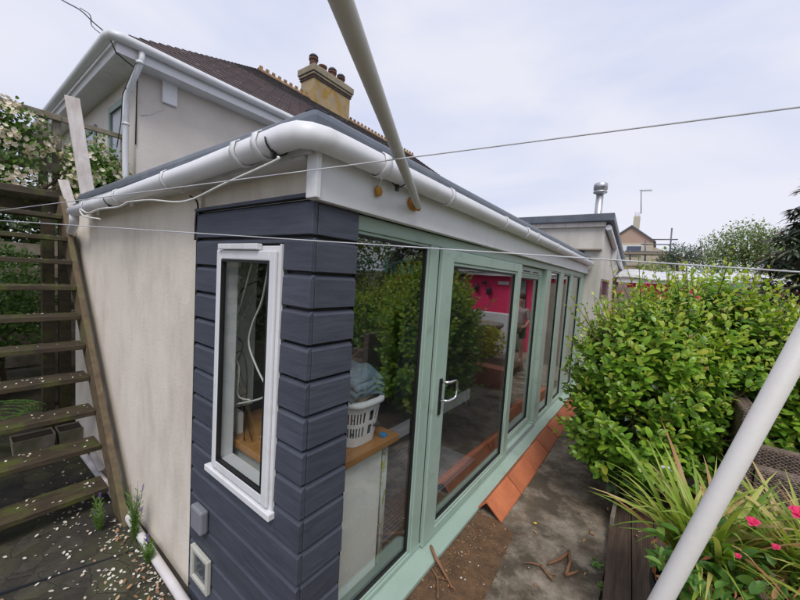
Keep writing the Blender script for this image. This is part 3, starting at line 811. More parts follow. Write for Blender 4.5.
# door leaf
dl = MB()
DY0, DY1, DZ0, DZ1 = 1.02, 2.625, 0.060, 2.078
X_ = 0.022
dl.box((-0.045, DY0, DZ0), (X_, DY0 + .150, DZ1)).box((-0.045, DY1 - .115, DZ0), (X_, DY1, DZ1))
dl.box((-0.045, DY0 + .1505, DZ0), (X_ - .001, DY1 - .1155, DZ0 + .062)).box((-0.045, DY0 + .1505, DZ1 - .080), (X_ - .001, DY1 - .1155, DZ1))
DR = dl.build('sliding_door', M['green'], GR, bevel=0.005)
pane(DR, DY0 + .151, DY1 - .116, DZ0 + .063, DZ1 - .081, 0.0)
MB().box((-0.02, 1.006, 0.085), (-0.004, 1.0195, 2.08)).build('seal', M['black'], GR)
hd = MB().box((X_, 1.085, 0.965), (X_ + .010, 1.118, 1.215))
HP = hd.build('handle', M['black'], DR, bevel=0.004)
hp = MB().tube([(X_ + .01, 1.10, 1.195), (X_ + .050, 1.105, 1.198), (X_ + .062, 1.125, 1.198), (X_ + .064, 1.20, 1.195), (X_ + .064, 1.222, 1.180), (X_ + .064, 1.228, 1.13), (X_ + .064, 1.218, 1.082), (X_ + .062, 1.195, 1.068), (X_ + .055, 1.13, 1.066), (X_ + .01, 1.10, 1.066)], 0.0095, 12)
hp.build('lever', M['chrome'], HP)
# second, recessed leaf with trickle vent
d2 = MB()
XX = -0.050
E0, E1 = 2.60, 3.698
d2.box((-0.095, E0, .085), (XX, E0 + .105, 2.078)).box((-0.095, E1 - .10, .085), (XX, E1, 2.078)).box((-0.095, E0 + .1055, .085), (XX - .001, E1 - .1005, .160)).box((-0.095, E0 + .1055, 1.975), (XX - .001, E1 - .1005, 2.078))
D2 = d2.build('inner_door', M['green'], GR, bevel=0.005)
pane(D2, E0 + .106, E1 - .101, .161, 1.974, XX - .02)
tv = MB().box((XX, 2.75, 2.005), (XX + .014, 3.55, 2.045)); tvo = tv.build('trickle_vent', M['green'], D2, bevel=0.003)
MB().box((XX + .0142, 2.85, 2.018), (XX + .016, 3.10, 2.034)).box((XX + .0142, 3.2, 2.018), (XX + .016, 3.45, 2.034)).build('slot', M['black'], tvo)
for a0, a1 in ((3.931, 4.459), (4.701, 5.219), (5.421, 6.119)):
    q = MB().box((-0.068, a0 + .0005, 0.105), (-0.058, a0 + .0015, 2.08)).build('fixed_light', M['green'], GR)
    pane(q, a0, a1, 0.105, 2.0825, -0.022, bead=0.016)
MB().box((0.0, 2.63, 0.052), (0.018, 3.695, 0.09)).build('door_track', M['steel'], GR)
MB().prism([(0.0565, 0.0), (0.0565, 0.01), (0.06, .01), (.06, 0)], 1, 1.619, 1.6255)

# interior
MB().box((-3.88, 0.12, -0.2), (-0.0905, Y1, 0.06)).build('interior_floor', M['floor_in'], GR)
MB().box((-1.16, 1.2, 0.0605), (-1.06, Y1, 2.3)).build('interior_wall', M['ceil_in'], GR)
MB().box((-1.0595, 1.2, 0.061), (-1.035, 3.98, 0.22)).build('skirting', M['white'], GR)
MB().box((-1.0, 0.121, 1.0), (-0.90, 0.30, 2.3)).box((-0.14, .062, 0.1), (-0.072, 0.235, 2.3)).build('interior_post', M['wall_in'], GR)
MB().box((-0.40, 0.90, 1.0), (-0.395, 0.905, 1.001))

# ---- things inside
ct = thing('counter', 'worktop on a white linen panelled base just inside the corner glazing', 'counter', (-0.5, 0.4, 0.06))
MB().box((-1.0, 0.075, 0.862), (-0.070, 0.795, 0.905)).build('worktop', M['wood_top'], ct, bevel=0.006)
MB().box((-0.98, 0.10, 0.061), (-0.125, 0.70, 0.861)).build('base', M['panel_white'], ct, bevel=0.003)
cu = MB(); pts = []
ring = []
for i in range(40):
    t = i / 39
    ring.append((-0.125 - 0.03 * t + 0.012 * math.sin(t * 24), 0.703 + 0.088 * t))
top_ = [(x, y, 0.861) for x, y in ring]; bot_ = [(x + 0.015, .70 + (y - .70) * .75, 0.085) for x, y in ring]
cu.add(top_ + bot_, [(i, i + 1, 41 + i, 40 + i) for i in range(39)], True)
cuo = cu.build('curtain', M['curtain'], ct)
cuo.modifiers.new('s', 'SOLIDIFY').thickness = 0.003
# basket
BX, BY, BZ = -0.285, 0.55, 0.9065
bk = thing('laundry_basket', 'white plastic laundry basket with slotted sides standing on the worktop', 'basket', (BX, BY, BZ))
def rrect(hx, hy, r, z, n=6):
    out = []
    for cx, cy, a0 in ((hx - r, hy - r, 0), (-hx + r, hy - r, 90), (-hx + r, -hy + r, 180), (hx - r, -hy + r, 270)):
        for k in range(n + 1):
            t = R_(a0 + 90 * k / n); out.append((BX + cx + r * math.cos(t), BY + cy + r * math.sin(t), z))
    return out
def basket_mesh():
    mb = MB(); H = 0.27
    hx0, hy0, hx1, hy1 = .15, .115, .185, .145
    def P(u, v):     # u around 0..1 (perimeter), v height
        hx = hx0 + (hx1 - hx0) * v; hy = hy0 + (hy1 - hy0) * v
        t = 2 * math.pi * u
        c, s = math.cos(t), math.sin(t); e = 0.55
        return (BX + hx * abs(c) ** e * (1 if c >= 0 else -1), BY + hy * abs(s) ** e * (1 if s >= 0 else -1), BZ + 0.002 + H * v)
    rows = [0, 0.12, 0.20, 0.42, 0.50, 0.74, 0.84, 1.0]
    nu = 72
    vs = [P(u / nu, v) for v in rows for u in range(nu)]
    fs = []
    for r in range(len(rows) - 1):
        for u in range(nu):
            if r in (2, 4) and u % 2 == 0: continue
            j_ = (u + 1) % nu
            fs.append((r * nu + u, r * nu + j_, (r + 1) * nu + j_, (r + 1) * nu + u))
    fs.append(tuple(range(nu - 1, -1, -1)))
    mb.add(vs, fs)
    o = mb.build('tub', M['basket'], bk); s = o.modifiers.new('s', 'SOLIDIFY'); s.thickness = 0.004
    rim = MB(); pts = [P(u / nu, 1.0) for u in range(nu)]
    rim.sweep(lambda i: [(pts[i % nu][0] + (pts[i % nu][0] - BX) * a, pts[i % nu][1] + (pts[i % nu][1] - BY) * a, BZ + H + z) for a, z in ((0, -.002), (.07, -.002), (.09, -.018), (.09, -.030), (.075, -.030), (.06, -.012), (0, -.012))], range(nu + 1))
    rim.build('rim', M['basket'], bk)
basket_mesh()
def fold_cloth(name, m, label, c, sx, sy, layers, th, seed, cat='towel'):
    rn = random.Random(seed); mb = MB()
    for i in range(layers):
        z = c[2] + i * th
        n = 14; ox = rn.uniform(-.02, .02); oy = rn.uniform(-.02, .02); a = rn.uniform(-.15, .15)
        grid = []
        for iy in range(n + 1):
            for ix in range(n + 1):
                u = ix / n * 2 - 1; v = iy / n * 2 - 1
                k = (1 - abs(u) ** 4) * (1 - abs(v) ** 4)
                x = sx * u; y = sy * v
                zz = z + th * 0.95 * (max(k, 0) ** 0.35) + 0.012 * math.sin(7 * u + seed + i) * math.cos(5 * v + i) - 0.03 * (abs(u) ** 3) - .02 * abs(v) ** 3
                grid.append((c[0] + ox + x * math.cos(a) - y * math.sin(a), c[1] + oy + x * math.sin(a) + y * math.cos(a), zz))
        fs = [(r * (n + 1) + q, r * (n + 1) + q + 1, (r + 1) * (n + 1) + q + 1, (r + 1) * (n + 1) + q) for r in range(n) for q in range(n)]
        mb.add(grid, fs, True)
    o = mb.build(name, m); s = o.modifiers.new('s', 'SOLIDIFY'); s.thickness = th * 0.6
    s.offset = -1
    center(o, c)
    return tag(o, label, cat)
fold_cloth('folded_cloth', M['cloth_grey'], 'charcoal clothes filling the laundry basket under the towels', (BX, BY, BZ + 0.13), .14, .11, 4, .038, 2, 'clothes')
fold_cloth('folded_cloth', M['cloth_beige'], 'beige cloth folded between the blue towels and the charcoal clothes', (BX + .02, BY, BZ + 0.275), .12, .10, 2, .025, 5, 'cloth')
fold_cloth('folded_towel', M['towel'], 'duck egg blue towels folded on top of the laundry basket', (BX + .02, BY + .005, BZ + 0.325), .150, .125, 4, .030, 9)
bc = MB().box((-0.14, 0.675, .906), (-0.10, 0.715, .925)); tag(center(bc.build('bottle_cap', mat('blue_plastic', (0.05, 0.28, 0.6), rough=.4), bevel=.004), (-0.12, .695, .906)), 'small blue plastic cap beside the laundry basket', 'cap')
rg_ = MB()
for i in range(26):
    rg_.box((-0.20 - i * 0.027 - .021, 0.78, 0.0615), (-0.20 - i * .027, 2.35, 0.070))
tag(center(rg_.build('doormat', mat('grey_ribbed_mat', (0.26, 0.275, 0.32), (0.13, 0.14, 0.17), scale=12, rough=.7, stretch=(1, 6, 1)), bevel=.003), (-.55, 1.5, .061)), 'grey ribbed mat on the floor behind the green door', 'mat')
# peg hanger
hg = thing('peg_hanger', 'aqua plastic peg hanger hanging inside the corner glazing', 'hanger', (-0.38, 0.93, 2.0))
hb = MB()
for k in range(6):
    t = 2 * math.pi * k / 6 + .2
    pts = [(-0.38 + math.cos(t) * r, 0.93 + math.sin(t) * r, 1.955 + 0.05 * (r / .20) ** 1 - .9 * (r - .1) ** 2) for r in (0.0, .06, .12, .17, .21)]
    hb.tube(pts, [.014, .012, .010, .008, .006], 8)
hb.lathe((-0.38, .93, 1.93), [(0.001, 0), (.04, 0.005), (.045, .03), (.02, .05), (.012, .12), (.02, .13), (.001, .135)], 16)
hb.tube([(-.38, .93, 2.06), (-.38, .93, 2.35)], .003, 6)
hb.build('arms', M['aqua'], hg)
for k in range(12):
    t = 2 * math.pi * k / 12 + .2; r = .20 if k % 2 == 0 else .12
    x, y = -0.38 + math.cos(t) * r, .93 + math.sin(t) * r
    MB().box((x - .008, y - .012, 1.90), (x - .002, y + .012, 1.965)).box((x + .002, y - .012, 1.90), (x + .008, y + .012, 1.965)).build('peg', M['aqua'], hg, bevel=.002)
# dark coats hanging deeper in the room
dc = MB()
for k in range(3):
    y0 = 2.0 + k * .16
    ring = lambda z, wd, i: [(-0.93 + .05 * math.sin(t * 2 * math.pi) * (1 + .2 * math.sin(5 * t * 6 + i)), y0 + wd * math.cos(t * 2 * math.pi) + .01 * math.sin(t * 40 + i), z) for t in [q / 24 for q in range(24)]]
    zz = [1.65, 1.60, 1.3, 1.0, .62]
    ww = [.02, .07, .085, .10, .12]
    dc.sweep(lambda i: ring(zz[i], ww[i], i), range(5), closed=True)
tag(center(dc.build('hanging_coats', M['cloth_grey']), (-.93, 2.1, .62)), 'dark coats hanging on the inner wall behind the green door', 'coats')

# ---- things behind the gable window
def cable(pts, r, m, label, name='cable', cat='cable', n=8, samples=6):
    P = [Vector(p) for p in pts]; out = []
    Q = [P[0]] + P + [P[-1]]
    for i in range(1, len(Q) - 2):
        for k in range(samples):
            t = k / samples
            p0, p1, p2, p3 = Q[i - 1], Q[i], Q[i + 1], Q[i + 2]
            out.append(0.5 * ((2 * p1) + (-p0 + p2) * t + (2 * p0 - 5 * p1 + 4 * p2 - p3) * t * t + (-p0 + 3 * p1 - 3 * p2 + p3) * t ** 3))
    out.append(P[-1])
    o = MB().tube(out, r, n).build(name, m)
    if label: tag(center(o, P[0]), label, cat)
    return o
W = lambda x, y, d=0.09: px(x, y, 1, d)
cable([W(252, 262), W(246, 285), W(238, 312), W(229, 330), W(232, 350), W(239, 368), W(238, 395), W(250, 400)], .0045, M['cable_w'], 'white cable looping down the left behind the small window')
cable([W(269, 262, .07), W(262, 300, .07), W(252, 325, .07), W(249, 345, .07), W(257, 368, .07), W(266, 388, .07), W(262, 398, .07), W(237, 404, .07)], .005, M['cable_w'], 'thick white cable curving in an S behind the small window')
cable([W(232, 300, .1), W(228, 325, .1), W(233, 352, .1), W(243, 352, .1), W(247, 380, .1), W(244, 440, .1)], .0035, M['cable_b'], 'black cable hanging in loops behind the small window')
cable([W(268, 275, .11), W(255, 282, .11), W(242, 290, .11), W(234, 310, .11), W(236, 335, .11), W(243, 345, .11), W(236, 372, .11), W(246, 400, .11)], .003, M['cable_b'], 'thin black cable sagging across the top of the small window')
cable([W(236, 360, .12), W(242, 378, .12), W(247, 392, .12), W(240, 398, .12), W(246, 420, .12), W(252, 440, .12)], .003, M['cable_b'], 'black cable coil low behind the small window')
c0 = W(235, 425, .13)
ad = thing('socket_box', 'white double socket box on the reveal behind the small window', 'socket', c0)
MB().box((c0.x - .05, .12, c0.z - .09), (c0.x + .05, .155, c0.z + .09)).build('body', M['panel_white'], ad, bevel=.005)
MB().box((c0.x - .02, .116, c0.z + .02), (c0.x + .02, .1195, c0.z + .05)).build('plug', M['white'], ad, bevel=.003)
ph = MB()
pts = [Vector((-.52 + .055 * math.cos(t), .17 + .02 * math.sin(t), .925 + .035 * math.sin(t))) for t in [R_(-60 + i * 24) for i in range(11)]]
ph.tube(pts, .012, 10)
tag(center(ph.build('phone_handset', M['white']), (-.52, .17, .907)), 'white curved handset lying on the worktop behind the small window', 'handset')
bf = MB().box((-0.80, 0.30, .906), (-0.42, .62, .935)); tag(center(bf.build('blue_folder', mat('blue_grey_folder', (0.14, 0.20, 0.30), rough=.5), bevel=.004), (-.6, .45, .906)), 'blue grey folder lying flat on the worktop', 'folder')
MB()

# ---- cables and fixings outside
Gp = lambda x, y: px(x, y, 1, -0.225)
cable([px(278, 157, 1, -.222), Gp(273, 162), Gp(224, 184), Gp(193, 199), Gp(175, 202), Gp(150, 200), Gp(128, 202)], .0045, M['cable_w'], 'white cable sagging beneath the gutter of the clad corner', n=8)
cable([px(190, 196, 1, -.09), px(196, 200, 1, -.04), px(198, 207, 1, -.026), px(196, 216, 1, -.03), px(195, 240, 1, -.03)], .005, M['cable_b'], 'black cable entering the cladding beneath the soffit')
cable([Gp(128, 202), Gp(118, 207), Gp(100, 209), Gp(88, 213), Gp(80, 209), Gp(84, 216), Gp(100, 219)], .006, M['cable_w'], 'white cable tangled at the far end of the gutter')
def tie(p, label, axis='x'):
    o = MB()
    rr = GRr + .006; pts = []
    for k in range(12):
        t = R_(185 + k * 17)
        if axis == 'x': pts.append((p[0], p[1] + rr * math.cos(t), p[2] + rr * math.sin(t)))
        else: pts.append((p[0] + rr * math.cos(t), p[1], p[2] + rr * math.sin(t)))
    o.tube(pts, .0035, 6)
    e = pts[-2]
    o.bar(Vector(pts[4]) + Vector((0, 0, -.02)), Vector(pts[4]) + Vector((0, 0, .01)), .018, .012, up=(1, 0, 0))
    ob = o.build('cable_tie', M['cable_b'])
    return tag(center(ob, p), label, 'cable tie', 'black ties round the gutter')
tie((-0.06, gy, 2.359), 'black cable tie round the gutter left of the corner bend')
tie((gx, .41, 2.356), 'black cable tie round the gutter right of the corner bend', 'y')
tie((-2.1, gy, 2.307), 'black cable tie round the gutter near the stairs')
fo = MB().blob((0.068, .305, 2.262), (.014, .022, .026), 3, .18)
tag(center(fo.build('foam_plug', M['foam']), (0.056, .305, 2.262)), 'round orange foam plug on the white fascia left of the pole', 'foam plug')
cable([(0.062, .305, 2.27), (.10, .285, 2.30), (gx + .02, .25, 2.30)], .003, M['cable_w'], 'short grey wire from the round foam plug up to the gutter')

# ---- poles and lines
PE = px(418, 206, 0, 0.085); PN = pd(341, 0, 0.50)
dirv = (PN - PE).normalized()
p1 = thing('pole', 'pale grey pole running overhead from the foam plugged fascia', 'pole', PE)
far = PN + dirv * 0.9
MB().tube([PE, PE.lerp(far, .5), far], .0182, 28).build('tube', M['pole'], p1)
MB().blob((.062, PE.y - .022, PE.z + .012), (.016, .034, .036), 8, .3).blob((.075, PE.y + .008, PE.z - .010), (.022, .018, .014), 12, .3).build('foam_seal', M['foam'], p1)
q1 = pd(801, 344, .50); q2 = pd(661, 600, .56)
dv = (q1 - q2).normalized()
base = q2 - dv * (q2.z / dv.z)
tp = q1 + dv * .7
p2 = MB().tube([base, base.lerp(tp, .5), tp], .0140, 32).build('pole', M['pole'])
tag(center(p2, base), 'pale grey pole leaning diagonally in front of the potted plants', 'pole')
def line(a, b, ext, label):
    d_ = (b - a)
    A = a - d_ * ext; B = b + d_ * ext
    o = MB().tube([A, A.lerp(B, .5), B], .0021, 8).build('clothes_line', mat('white_line', (0.62, 0.63, 0.66), rough=.6))
    tag(center(o, A), label, 'clothes line')
line(pd(0, 210.5, 1.9), pd(800, 107, .70), .12, 'white clothes line rising to the right across the gutter and pole')
line(pd(0, 220.5, 2.0), pd(800, 272, .86), .12, 'white clothes line running level across the cladding and glazed doors')

# ---- ridge tiles along the sill
def ridge_tile():
    mb = MB()
    ln = .470
    t = .013
    out = [(-.085, .022), (-.072, .036), (-.012, .112), (0.0, .120), (.012, .112), (.128, .010), (.134, -.002)]
    inn = [(.118, -.002), (0.002, .100), (-.070, .018)]
    mb.prism([(a, b) for a, b in out + inn], 1, 0.0, ln)
    return mb
t0 = ridge_tile().build('ridge_tile', M['terracotta'], None, bevel=.003)
pos_words = ['nearest the camera, open end showing', 'second from the near end', 'third from the near end', 'fourth from the near end', 'fifth from the near end', 'sixth from the near end', 'seventh, beside the bush', 'eighth, partly behind the bush']
rt = random.Random(8)
for i in range(8):
    o = t0 if i == 0 else t0.copy()
    if i: COL.objects.link(o)
    o.location = (0.193 + rt.uniform(-.004, .004), 1.70 + i * .489 + rt.uniform(-.004, .004), 0.003 + rt.uniform(0, .010))
    o.rotation_euler = (rt.uniform(-.010, .010), rt.uniform(-.05, .05), rt.uniform(-.022, .022))
    tag(o, 'terracotta ridge tile laid along the green sill, ' + pos_words[i], 'ridge tile', 'terracotta ridge tiles along the sill')

# ================================================================== STAIRS
ST = thing('stairs', 'mossy open timber stairs climbing beside the cream wall', 'stairs', (-3, -.5, -.14))
tr = [(-4.02, 2.30), (-3.80, 2.065), (-3.60, 1.83), (-3.42, 1.59), (-3.25, 1.325), (-3.07, 1.075), (-2.92, .815), (-2.73, .555), (-2.55, .31), (-2.34, .03)]
SW = -1.15
for i, (x, z) in enumerate(tr):
    dpt = .24
    MB().box((x - dpt + .06, SW, z - .045), (x + .06, -.105, z)).build('tread', M['timber_wet'], ST, bevel=.006)
for y0, y1 in ((-.104, -.060), (SW - .045, SW - .001)):
    mb = MB()
    a0 = Vector((-1.98, 0, -.14)); a1 = Vector((-4.20, 0, 2.50))
    w_ = .115
    poly = [(-1.92, -.14), (-2.15, -.14), (-4.30, 2.34), (-4.14, 2.52)]
    mb.prism([(a, b) for a, b in poly], 1, y0, y1)
    # poly is (x,z)
    mb.build('stringer', M['timber_stringer'], ST, bevel=.004)
# landing
LD = thing('landing', 'raised timber landing at the top of the mossy stairs', 'landing', (-4.9, -.5, -.14))
lb = MB()
for i in range(7):
    lb.box((-4.32 - i * .15 - .14, -1.6, 2.535), (-4.32 - i * .15, .03, 2.565))
lb.build('deck', M['timber_grey'], LD, bevel=.003)
MB().box((-4.31, -1.6, 2.50), (-4.27, .03, 2.572)).build('joist', M['timber_wet'], LD, bevel=.003)
MB().box((-5.30, -1.6, 2.36), (-5.25, .03, 2.53)).build('joist', M['timber_grey'], LD, bevel=.003)
for x, y in ((-4.42, -.16), (-4.42, -1.5), (-5.22, -.05), (-5.22, -1.5), (-4.42, -.02)):
    MB().box((x - .05, y - .05, -.14), (x + .05, y + .05, 2.53 if x < -4.5 else 2.43)).build('post', M['timber_wet'], LD, bevel=.004)
RL = thing('railing', 'weathered timber railing with climbing rose behind the stair top', 'railing', (-5.1, 0, 2.5))
for y in (-1.55, -.10, .02):
    MB().box((-5.15, y - .04, 2.4), (-5.07, y + .04, 3.56)).build('post', M['timber_grey'], RL, bevel=.004)
MB().bar((-5.04, -1.6, 3.575), (-5.04, .05, 3.575), .05, .075).bar((-5.04, .06, 3.57), (-5.04, .70, 3.57), .05, .06).build('handrail', M['timber_grey'], RL, bevel=.004)
MB().bar((-5.04, -1.6, 3.23), (-5.04, .05, 3.25), .03, .13).build('rail', M['timber_grey'], RL, bevel=.004)
MB().bar((-5.04, -1.6, 2.92), (-5.04, .05, 2.95), .03, .12).build('rail', M['timber_grey'], RL, bevel=.004)
MB().box((-5.09, .66, 2.4), (-5.01, .72, 3.58)).build('post', M['timber_grey'], RL, bevel=.004)
# white leaning boards
A = px(72, 97, 0, -4.25); B = px(88, 197, 0, -4.12)
lbd = MB().bar(B, A, .125, .03, up=(1, 0, 0)).build('painted_board', M['timber_pale'], None, bevel=.003)
tag(center(lbd, B), 'tall white painted board leaning beside the railing', 'board')
A2 = px(63, 180, 0, -4.19); B2 = px(72, 208, 0, -4.1)
lb2 = MB().bar(B2, A2, .085, .03, up=(1, 0, 0)).build('painted_board', M['timber_pale'], None, bevel=.003)
tag(center(lb2, B2), 'short flaking white board at the top of the stairs', 'board')

# ================================================================== MAIN HOUSE
MH = thing('house', 'cream rendered house with slate hipped roof and lichened chimney', 'house', (-8.5, 6, -.15))
MB().box((-12.4, .71, -.2), (-4.6, 12.3, 4.40)).build('wall', M['render_house'], MH)
GX, GY, GZ = -4.3, .41, 4.50
MB().box((-12.7, GY + .03, 4.36), (GX - .04, .709, 4.385)).box((-4.599, .71, 4.36), (GX - .04, 12.3, 4.385)).build('soffit', M['white_dirty'], MH)
MB().box((-12.7, GY + .01, 4.35), (GX - .04, GY + .029, 4.53)).box((GX - .039, GY + .01, 4.35), (GX - .02, 12.3, 4.53)).build('fascia', M['white'], MH)
# roof with slate courses
apx, apy, apz = -8.5, GY + 4.2, 7.47
rfm = MB()
nc = 26
def roofpt(k, f):
    """k: 0 eave..1 ridge on the east slope; f: along"""
    x = (GX + .02) + (apx - GX - .02) * k; z = 4.54 + (apz - 4.54) * k
    y0 = GY + (apy - GY) * k
    return x, y0, z
for i in range(nc):
    k0, k1 = i / nc, (i + 1) / nc + .004
    x0, ya, z0 = roofpt(k0, 0); x1, yb, z1 = roofpt(k1, 0)
    up_ = .022
    rfm.add([(x0, ya, z0 + up_), (x0, 12.5, z0 + up_), (x1, 12.5, z1 + .002), (x1, yb, z1 + .002), (x0, ya, z0), (x0, 12.5, z0)], [(0, 1, 2, 3), (4, 5, 1, 0)])
    # front (south) hip slope
    xw0 = -17 - x0; xw1 = -17 - x1
    rfm.add([(x0, ya, z0 + up_), (x1, yb, z1 + .002), (xw1, yb, z1 + .002), (xw0, ya, z0 + up_), (x0, ya, z0), (xw0, ya, z0)], [(0, 1, 2, 3), (4, 0, 3, 5)])
    rfm.add([(xw0, ya, z0), (xw1, yb, z1), (xw1, 12.5, z1), (xw0, 12.5, z0)], [(0, 1, 2, 3)])
# brick-texture slates: own material
sm = bpy.data.materials.new('slate_courses'); sm.use_nodes = True
t = sm.node_tree; b = t.nodes['Principled BSDF']; b.inputs['Roughness'].default_value = .85
tcn = N(t, 'ShaderNodeTexCoord'); sp = N(t, 'ShaderNodeSeparateXYZ'); cb = N(t, 'ShaderNodeCombineXYZ')
t.links.new(tcn.outputs['Object'], sp.inputs[0]); t.links.new(sp.outputs['Y'], cb.inputs['X'])
ml = N(t, 'ShaderNodeMath', operation='MULTIPLY'); ml.inputs[1].default_value = 1.0
t.links.new(sp.outputs['X'], ml.inputs[0]); t.links.new(ml.outputs[0], cb.inputs['Y'])
bt = N(t, 'ShaderNodeTexBrick', offset=.5)
bt.inputs['Color1'].default_value = (0.10, .066, .062, 1); bt.inputs['Color2'].default_value = (.058, .042, .046, 1); bt.inputs['Mortar'].default_value = (.015, .012, .012, 1)
bt.inputs['Scale'].default_value = 1; bt.inputs['Mortar Size'].default_value = .008; bt.inputs['Brick Width'].default_value = .24; bt.inputs['Row Height'].default_value = 4.2 / nc
t.links.new(cb.outputs[0], bt.inputs['Vector'])
n2 = N(t, 'ShaderNodeTexNoise', i_Scale=7.0, i_Detail=8.0, i_Roughness=.7); t.links.new(tcn.outputs['Object'], n2.inputs['Vector'])
r2 = N(t, 'ShaderNodeValToRGB'); r2.color_ramp.elements[0].position = .58; r2.color_ramp.elements[1].position = .72; t.links.new(n2.outputs[0], r2.inputs[0])
mm = N(t, 'ShaderNodeMix', data_type='RGBA'); mm.inputs[7].default_value = (.26, .22, .20, 1)
t.links.new(r2.outputs[0], mm.inputs[0]); t.links.new(bt.outputs[0], mm.inputs[6]); t.links.new(mm.outputs[2], b.inputs['Base Color'])
RF = rfm.build('roof', sm, MH)
rdg = MB()
for i in range(40):
    y = apy + .02 + i * .2
    if y > 12.3: break
    rdg.prism([(apx - .13, apz - .10), (apx - .11, apz - .02), (apx, apz + .07), (apx + .11, apz - .02), (apx + .13, apz - .10)], 1, y, y + .19)
    rdg.prism([(apx - .02, apz + .06), (apx + .02, apz + .06), (apx + .02, apz + .14), (apx - .02, apz + .14)], 1, y + .05, y + .14)
rdg.build('ridge_tiles', M['ridge'], RF)
# house gutters
hg_ = MB()
hr = gutter_rings([(GX + .04, 12.4), (GX + .04, GY + .05), (GX - .0, GY - .04), (GX - .09, GY - .06), (-12.8, GY - .06)], [(1, 0), (1, 0), (.8, -.8), (0, -1), (0, -1)], .055, 4.51)
hg_.sweep(lambda i: hr[i], range(5)); go_ = hg_.build('gutter', M['white_dirty'], MH); go_.modifiers.new('s', 'SOLIDIFY').thickness = .003
# downpipe: swan neck then down the corner
hd_ = MB().tube([(-4.27, .66, 4.45), (-4.27, .66, 4.36), (-4.30, .64, 4.28), (-4.50, .59, 4.02), (-4.56, .58, 3.92), (-4.56, .58, 3.0), (-4.56, .58, 2.0)], .034, 14)
hd_.build('downpipe', M['white_dirty'], MH)
for y in (4.30, 4.02, 3.6): MB().tube([(-4.56 if y < 4 else (-4.27 if y > 4.1 else -4.5), .58 if y < 4 else (.64 if y > 4.1 else .59), y), (-4.56 if y < 4 else (-4.275 if y > 4.1 else -4.51), .58 if y < 4 else (.64 if y > 4.1 else .59), y + .03)], .041, 14).build('pipe_clip', M['cable_b'] if y == 4.02 else M['white_dirty'], MH)
MB().box((-4.60, .985, 4.07), (-4.55, 1.17, 4.43)).build('alarm_box', M['white'], MH, bevel=.01)
cable_h = MB().tube([(-4.595, 1.02, 4.06), (-4.595, 1.0, 3.98), (-4.595, .85, 3.85), (-4.595, .75, 3.80)], .006, 6).build('wire', M['cable_w'], MH)
MB().tube([(-4.30, .36, 4.44), (-4.33, .42, 4.34), (-4.42, .62, 4.30), (-4.56, .70, 4.30), (-4.585, .70, 4.0), (-4.585, .695, 3.4)], .008, 6).build('wire', M['cable_b'], MH)
MB().tube([(-4.27, .60, 4.3), (-4.50, .53, 3.95), (-4.52, .52, 3.6), (-4.6, .50, 3.3)], .006, 6).build('wire', M['cable_b'], MH)
# house window on the short wall
def wall_window(parent, a, b_, z0, z1, y, m, frame=.06, out=-1):
    f = MB()
    f.box((a, y, z0), (a + frame, y + out * .03, z1)).box((b_ - frame, y, z0), (b_, y + out * .03, z1)).box((a + frame, y, z0), (b_ - frame, y + out * .028, z0 + frame)).box((a + frame, y, z1 - frame), (b_ - frame, y + out * .028, z1))
    fo_ = f.build('window', m, parent, bevel=.004)
    MB().box((a + frame, y, z0 + frame), (b_ - frame, y + out * .008, z1 - frame)).build('pane', M['pane_dark'], fo_)
    return fo_
wall_window(MH, -5.75, -4.98, 3.2, 4.12, .70, M['paint_green'], .09)
wall_window(MH, -7.6, -6.5, 3.2, 4.05, .70, M['paint_green'], .09)
# chimney
CH = MB()
cx0, cx1, cy0, cy1 = -8.85, -8.2, 6.34, 7.95
CH.box((cx0, cy0, 6.4), (cx1, cy1, 8.02)).box((cx0, cy0, 8.06), (cx1, cy1, 8.10))
CHo = CH.build('chimney', M['chimney'], MH, bevel=.015)
MB().box((cx0 - .06, cy0 - .06, 8.095), (cx1 + .06, cy1 + .06, 8.17)).box((cx0 - .09, cy0 - .09, 8.18), (cx1 + .09, cy1 + .09, 8.38)).box((cx0 - .02, cy0 - .02, 8.38), (cx1 + .02, cy1 + .02, 8.44)).build('cap', M['chimney_cap'], CHo, bevel=.02)
MB().box((cx0 - .03, cy0 - .03, 8.02), (cx1 + .03, cy1 + .03, 8.06)).box((cx0 - .07, cy0 - .07, 8.17), (cx1 + .07, cy1 + .07, 8.18)).build('joint', M['slate'], CHo)
for i, y in enumerate((6.55, 6.93, 7.36, 7.76)):
    h = (.36, .30, .34, .32)[i]
    po = MB().lathe((-8.52, y, 8.42), [(.12, 0), (.125, h * .8), (.15, h * .82), (.15, h), (.11, h), (.10, h * .6)], 14, smooth=False).build('chimney_pot', M['pot_red'], CHo)
    if i != 1:
        MB().lathe((-8.52, y, 8.42 + h), [(.15, 0.03), (.15, .05), (.11, .10), (.02, .13), (.001, .13)], 10, smooth=False).build('cowl', M['sky_lead'], po)
# ivy on roof trim joint? telephone wire
cable([px(40, -14, 1, .2), px(62, 0, 1, .2), px(80, 10, 1, .25), px(93, 22, 1, .3), Vector((-4.35, .33, 4.52))], .008, M['cable_b'], 'black telephone wire running from the sky to the house eaves', 'telephone_wire', 'wire')
cable([px(80, 8, 1, .22), px(90, 15, 1, .25), px(92, 26, 1, .3), Vector((-4.38, .32, 4.49))], .005, M['cable_b'], 'second thin wire with hook at the corner of the house eaves', 'telephone_wire', 'wire')

